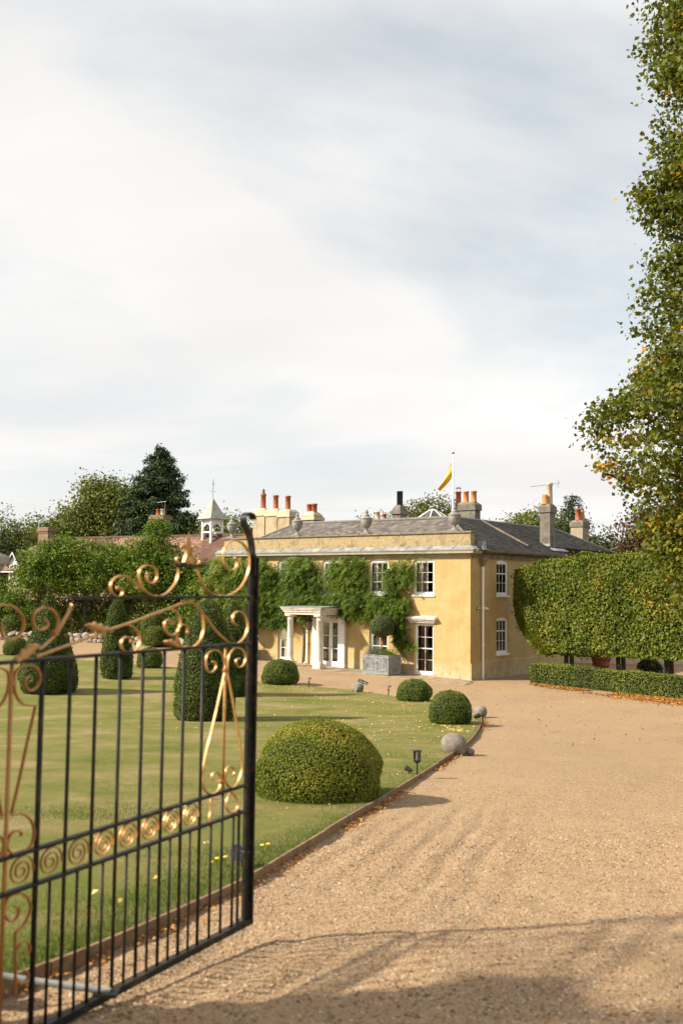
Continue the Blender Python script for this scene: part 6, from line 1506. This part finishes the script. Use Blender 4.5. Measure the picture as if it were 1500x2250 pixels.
# rubble retaining wall: every stone on its own
rw = empty('rubble_wall', (-16.5, 62, gz(-16.5, 62))); tag(rw, 'low dry stone rubble wall at the far edge of the gravel', 'wall')
def stone_mesh(seed):
    bm = bmesh.new(); bmesh.ops.create_icosphere(bm, subdivisions=1, radius=.5); rs = np.random.default_rng(seed)
    for v in bm.verts:
        c = np.array(v.co) * 2; c = np.sign(c) * np.abs(c) ** .62; v.co = Vector(c * .42 * (1 + rs.normal(size=3) * .09))
    me = bpy.data.meshes.new('stone'); bm.to_mesh(me); bm.free(); me.materials.append(M['rubble']); return me
smesh = [stone_mesh(k) for k in range(6)]
rwp = [(-24.5, 63.9), (-21.45, 63.3), (-19.5, 62.7), (-16.56, 62.2), (-14.59, 61.2), (-9.89, 59.3), (-8.2, 57.2)]
seglen = [math.dist(a, b) for a, b in zip(rwp, rwp[1:])]; tot = sum(seglen)
for row in range(2):
    s = .0
    while s < tot:
        w = random.uniform(.32, .72); ss = s + w / 2; k = 0
        while k < len(seglen) - 1 and ss > seglen[k]: ss -= seglen[k]; k += 1
        f = min(ss / seglen[k], 1); x = rwp[k][0] + (rwp[k + 1][0] - rwp[k][0]) * f; y = rwp[k][1] + (rwp[k + 1][1] - rwp[k][1]) * f
        o = bpy.data.objects.new('stone', smesh[random.randrange(6)]); COL.objects.link(o); o.parent = rw
        h = random.uniform(.24, .40); o.location = (x - (-16.5) + random.gauss(0, .02), y - 62 + row * .07 + random.gauss(0, .03), gz(x, y) - gz(-16.5, 62) + .12 + row * .27 + random.gauss(0, .02))
        o.scale = (w * 1.15, .42, h * 1.15); o.rotation_euler = (random.gauss(0, .12), random.gauss(0, .12), math.atan2(rwp[k + 1][1] - rwp[k][1], rwp[k + 1][0] - rwp[k][0]) + random.gauss(0, .15))
        s += w * .98

# garden trees and shrubs in front of the coach house
GG = 'small trees and shrubs in front of the coach house'
o = broadleaf('garden_tree', -16.4, 64.2, 'wide spreading green tree in front of the tiled roof', [(0, 0, 4.95, 2.4, 1.8, 1.1), (-2.2, 0, 4.7, 1.8, 1.6, 1.0), (2.2, 0, 4.5, 1.9, 1.6, 1.0), (-1.7, 0, 5.5, 1.2, 1.2, .6), (-3.3, 0, 3.9, 1.2, 1.3, .8), (1.2, -.4, 4.2, 2.4, 1.4, .9), (-1.6, -.5, 3.7, 2.2, 1.4, .9), (3.4, 0, 4.0, 1.2, 1.3, .8), (.6, -.6, 3.4, 2.6, 1.2, .6)], 42000, .16, M['lf_garden'], 2.8, .13, GG, 36, .46, 'bark', .6, .78, gz(-16.4, 64.2) + .3)
broadleaf('garden_tree', -11.6, 62.6, 'loose leafy young tree reaching up in front of the brick chimney', [(0, 0, 5.9, 1.0, .9, 1.4), (-.9, 0, 5.0, 1.2, 1.0, 1.1), (1.0, 0, 4.6, 1.2, 1.0, 1.2), (.1, 0, 6.7, .45, .5, .7), (1.9, 0, 4.0, 1.0, 1, .8), (-.4, -.2, 3.6, 1.6, 1, 1.0)], 19000, .15, M['lf_garden'], 2.6, .12, GG, 26, .42, 'barkpale', .6, .6, gz(-11.6, 62.6) + .3)
sh = [(-22.8, 65.6, 1.7, 2.6, 'lf_garden', 'leafy shrub at the far left below the dormer'), (-20.2, 65.2, 1.5, 2.3, 'lf_garden', 'bright leafy shrub left of the spreading tree'), (-18.2, 65.6, 1.6, 2.6, 'lf_tree', 'shrub beneath the left side of the spreading tree'), (-15.0, 65.4, 1.7, 2.4, 'lf_tree', 'dark shrub beneath the middle of the spreading tree'),
      (-13.0, 64.6, 1.6, 2.9, 'lf_garden', 'shrub between the spreading tree and the young tree'), (-11.0, 63.6, 1.6, 2.5, 'lf_tree', 'dark shrub below the young tree'), (-9.2, 62.6, 1.5, 3.2, 'lf_garden', 'tall shrub below the tiled eaves'), (-7.9, 60.8, 1.3, 3.4, 'lf_garden', 'yellow green shrub beside the left end of the house')]
sh = [(x, y, r * 1.1, h * 1.38, mt, lab) for x, y, r, h, mt, lab in sh]
for k, (x, y, r, h, mt, lab) in enumerate(sh):
    broadleaf('garden_shrub', x, y, lab, [(0, 0, h * .60, r, r * .8, h * .42), (-r * .5, -.2, h * .42, r * .8, r * .7, h * .38), (r * .5, -.2, h * .42, r * .8, r * .7, h * .38), (0, -.4, h * .22, r * 1.1, r * .7, h * .25)], 9500, .14, M[mt], h * .4, .07, GG, 32, .40, 'bark', .6, .6, gz(x, y) + .25, 'shrub')

# ================================================================ wisteria on the house front
def climber(name, label, blobs, n, seed, stems, clump=.15, per=26, tonebias=0.0):
    o = empty(name, (CX, CY, 0), math.radians(-38)); tag(o, label, 'climbing plant', 'climbing plants on the house')
    b = np.array(blobs, float); ar = b[:, 2] * b[:, 3]; k = n // per; idx = RNG.choice(len(b), k, p=ar / ar.sum())
    a = RNG.random(k) * 2 * np.pi; q = np.sqrt(RNG.random(k)) * (1 + .10 * RNG.normal(size=k))
    t = b[idx, 0] + np.cos(a) * q * b[idx, 2]; z = b[idx, 1] + np.sin(a) * q * b[idx, 3]
    bulge = .16 + .42 * np.sqrt(np.clip(1 - np.minimum(q, 1) ** 2, 0, 1)) * np.minimum(1, np.minimum(b[idx, 2], b[idx, 3]) / .6) * (.6 + .7 * vnoise(t * 1.4 + 20, z * 1.4 + 20, 1.0, seed)) * (.35 + 1.3 * vnoise(t * 2.3 + 40, z * 2.6 + 40, 1.0, seed + 3))
    dep = bulge * (.25 + .75 * RNG.random(k) ** .5)
    C = np.stack([-t, -dep - .02, z], 1); nl = 11; nf = per // nl + 1                       # every clump: a few pinnate fronds
    A_ = unit(RNG.normal(size=(k, nf, 3)).reshape(-1, 3) * np.array([.75, .35, .45]) + np.array([0, -.55, -.55])); B0 = np.repeat(C, nf, 0) + RNG.normal(size=(k * nf, 3)) * np.array([.10, .05, .10])
    Lf = .24 + .16 * RNG.random(k * nf); sd_ = unit(np.cross(A_, np.array([0.0, -.6, .8]) + RNG.normal(size=A_.shape) * .25)); nn = unit(np.cross(sd_, A_)); nn = np.where(nn[:, 1:2] > 0, -nn, nn)
    j = np.arange(nl); f = (j // 2 + .6) / (nl // 2 + 1); sg = np.where(j == nl - 1, 0.0, np.where(j % 2, 1.0, -1.0))
    P = B0[:, None] + A_[:, None] * (Lf[:, None] * f[None])[..., None] + sd_[:, None] * (sg[None] * .052)[..., None] - np.array([0, 0, 1.0]) * (.10 * f[None] ** 2)[..., None]
    AXs = A_[:, None] * .55 + sd_[:, None] * sg[None, :, None] + np.array([0, 0, -.25]); P = P.reshape(-1, 3); AXs = AXs.reshape(-1, 3); N_ = np.repeat(nn, nl, 0) + RNG.normal(size=P.shape) * .22
    P[:, 1] = np.minimum(P[:, 1], -.025); ok = P[:, 2] < 5.62; m_ = nf * nl
    tone = np.clip(np.repeat(RNG.random(k * nf), nl) * .5 + .2 * RNG.random(len(P)) + .42 * np.repeat(vnoise(t * 1.1 + 70, z * 1.1 + 70, 1.0, seed + 9), m_) - .16 + tonebias, 0, 1)
    P, N_, tone, AXs = P[ok], N_[ok], tone[ok], AXs[ok]
    leaves('foliage', P, N_, .115 * (.75 + .5 * RNG.random(len(P))), M['lf_wist'], o, .40, .05, AXs * 3, tone, .35)
    s = MB()
    for pts in stems: p = spline([(-a_, -.07, b_) for a_, b_ in pts], 5); s.tube(p, [.05 * (1 - .7 * i_ / len(p)) for i_ in range(len(p))], 6, False)
    s.build('stem', M['barkpale'], o, True)
WA = [(12.29, 4.44, 0.91, 0.95), (11.89, 3.61, 1.1, 0.95), (12.41, 2.77, 0.98, 0.62), (11.61, 2.44, 0.7, 0.33), (9.96, 5.02, 1.11, 0.7), (9.73, 4.38, 1.23, 0.78), (10.39, 3.52, 1.25, 0.79), (9.17, 3.31, 1.33, 0.5), (10.13, 2.83, 0.86, 0.46), (10.83, 2.46, 0.69, 0.28), (6.74, 5.13, 1.08, 0.58), (6.93, 4.46, 1.32, 0.71), (6.72, 3.68, 1.25, 0.67), (7.57, 3.4, 1.04, 0.45), (6.44, 3.07, 0.9, 0.4), (5.74, 2.93, 0.72, 0.35), (4.94, 3.38, 0.92, 0.48), (4.4, 2.96, 0.64, 0.43), (4.21, 5.01, 0.32, 0.52), (4.1, 4.36, 0.45, 0.56), (3.25, 5.11, 0.44, 0.38), (3.3, 4.62, 0.39, 0.47), (4.09, 3.76, 0.47, 0.39), (3.93, 2.97, 0.52, 0.6), (3.66, 2.34, 0.36, 0.47), (3.76, 1.81, 0.26, 0.47), (3.48, 1.57, 0.41, 0.19), (3.09, 1.58, 0.31, 0.15), (3.41, 3.3, 0.36, 0.38)]
WB = [(14.96, 4.92, 1.25, 0.89), (15.69, 4.05, 1.06, 0.84), (14.26, 4.06, 1.16, 0.97), (13.61, 4.91, 0.87, 0.82), (14.74, 3.21, 1.52, 0.73), (13.24, 3.35, 0.73, 0.96), (15.95, 3.18, 1.06, 0.49), (15.49, 5.49, 0.77, 0.4)]

climber('wisteria', 'lush green wisteria trained across the house front between the windows', WA, 56000, 81, [[(9.75, .2), (9.7, 1.6), (9.9, 2.9), (9.3, 3.6), (7.0, 3.4), (5.0, 3.2), (3.9, 3.4)], [(9.8, 2.6), (11.4, 3.2), (12.6, 3.8)], [(4.6, 3.2), (3.9, 2.4), (3.7, 1.5)], [(6.5, 3.4), (6.6, 5.0)], [(9.6, 3.5), (9.5, 5.0)]])
climber('wisteria', 'yellowing wisteria at the left corner of the house behind the gate scrolls', WB, 22000, 82, [[(14.6, .3), (14.8, 2.0), (15.2, 3.6), (15.4, 5.0)]], .18, 26, .22)
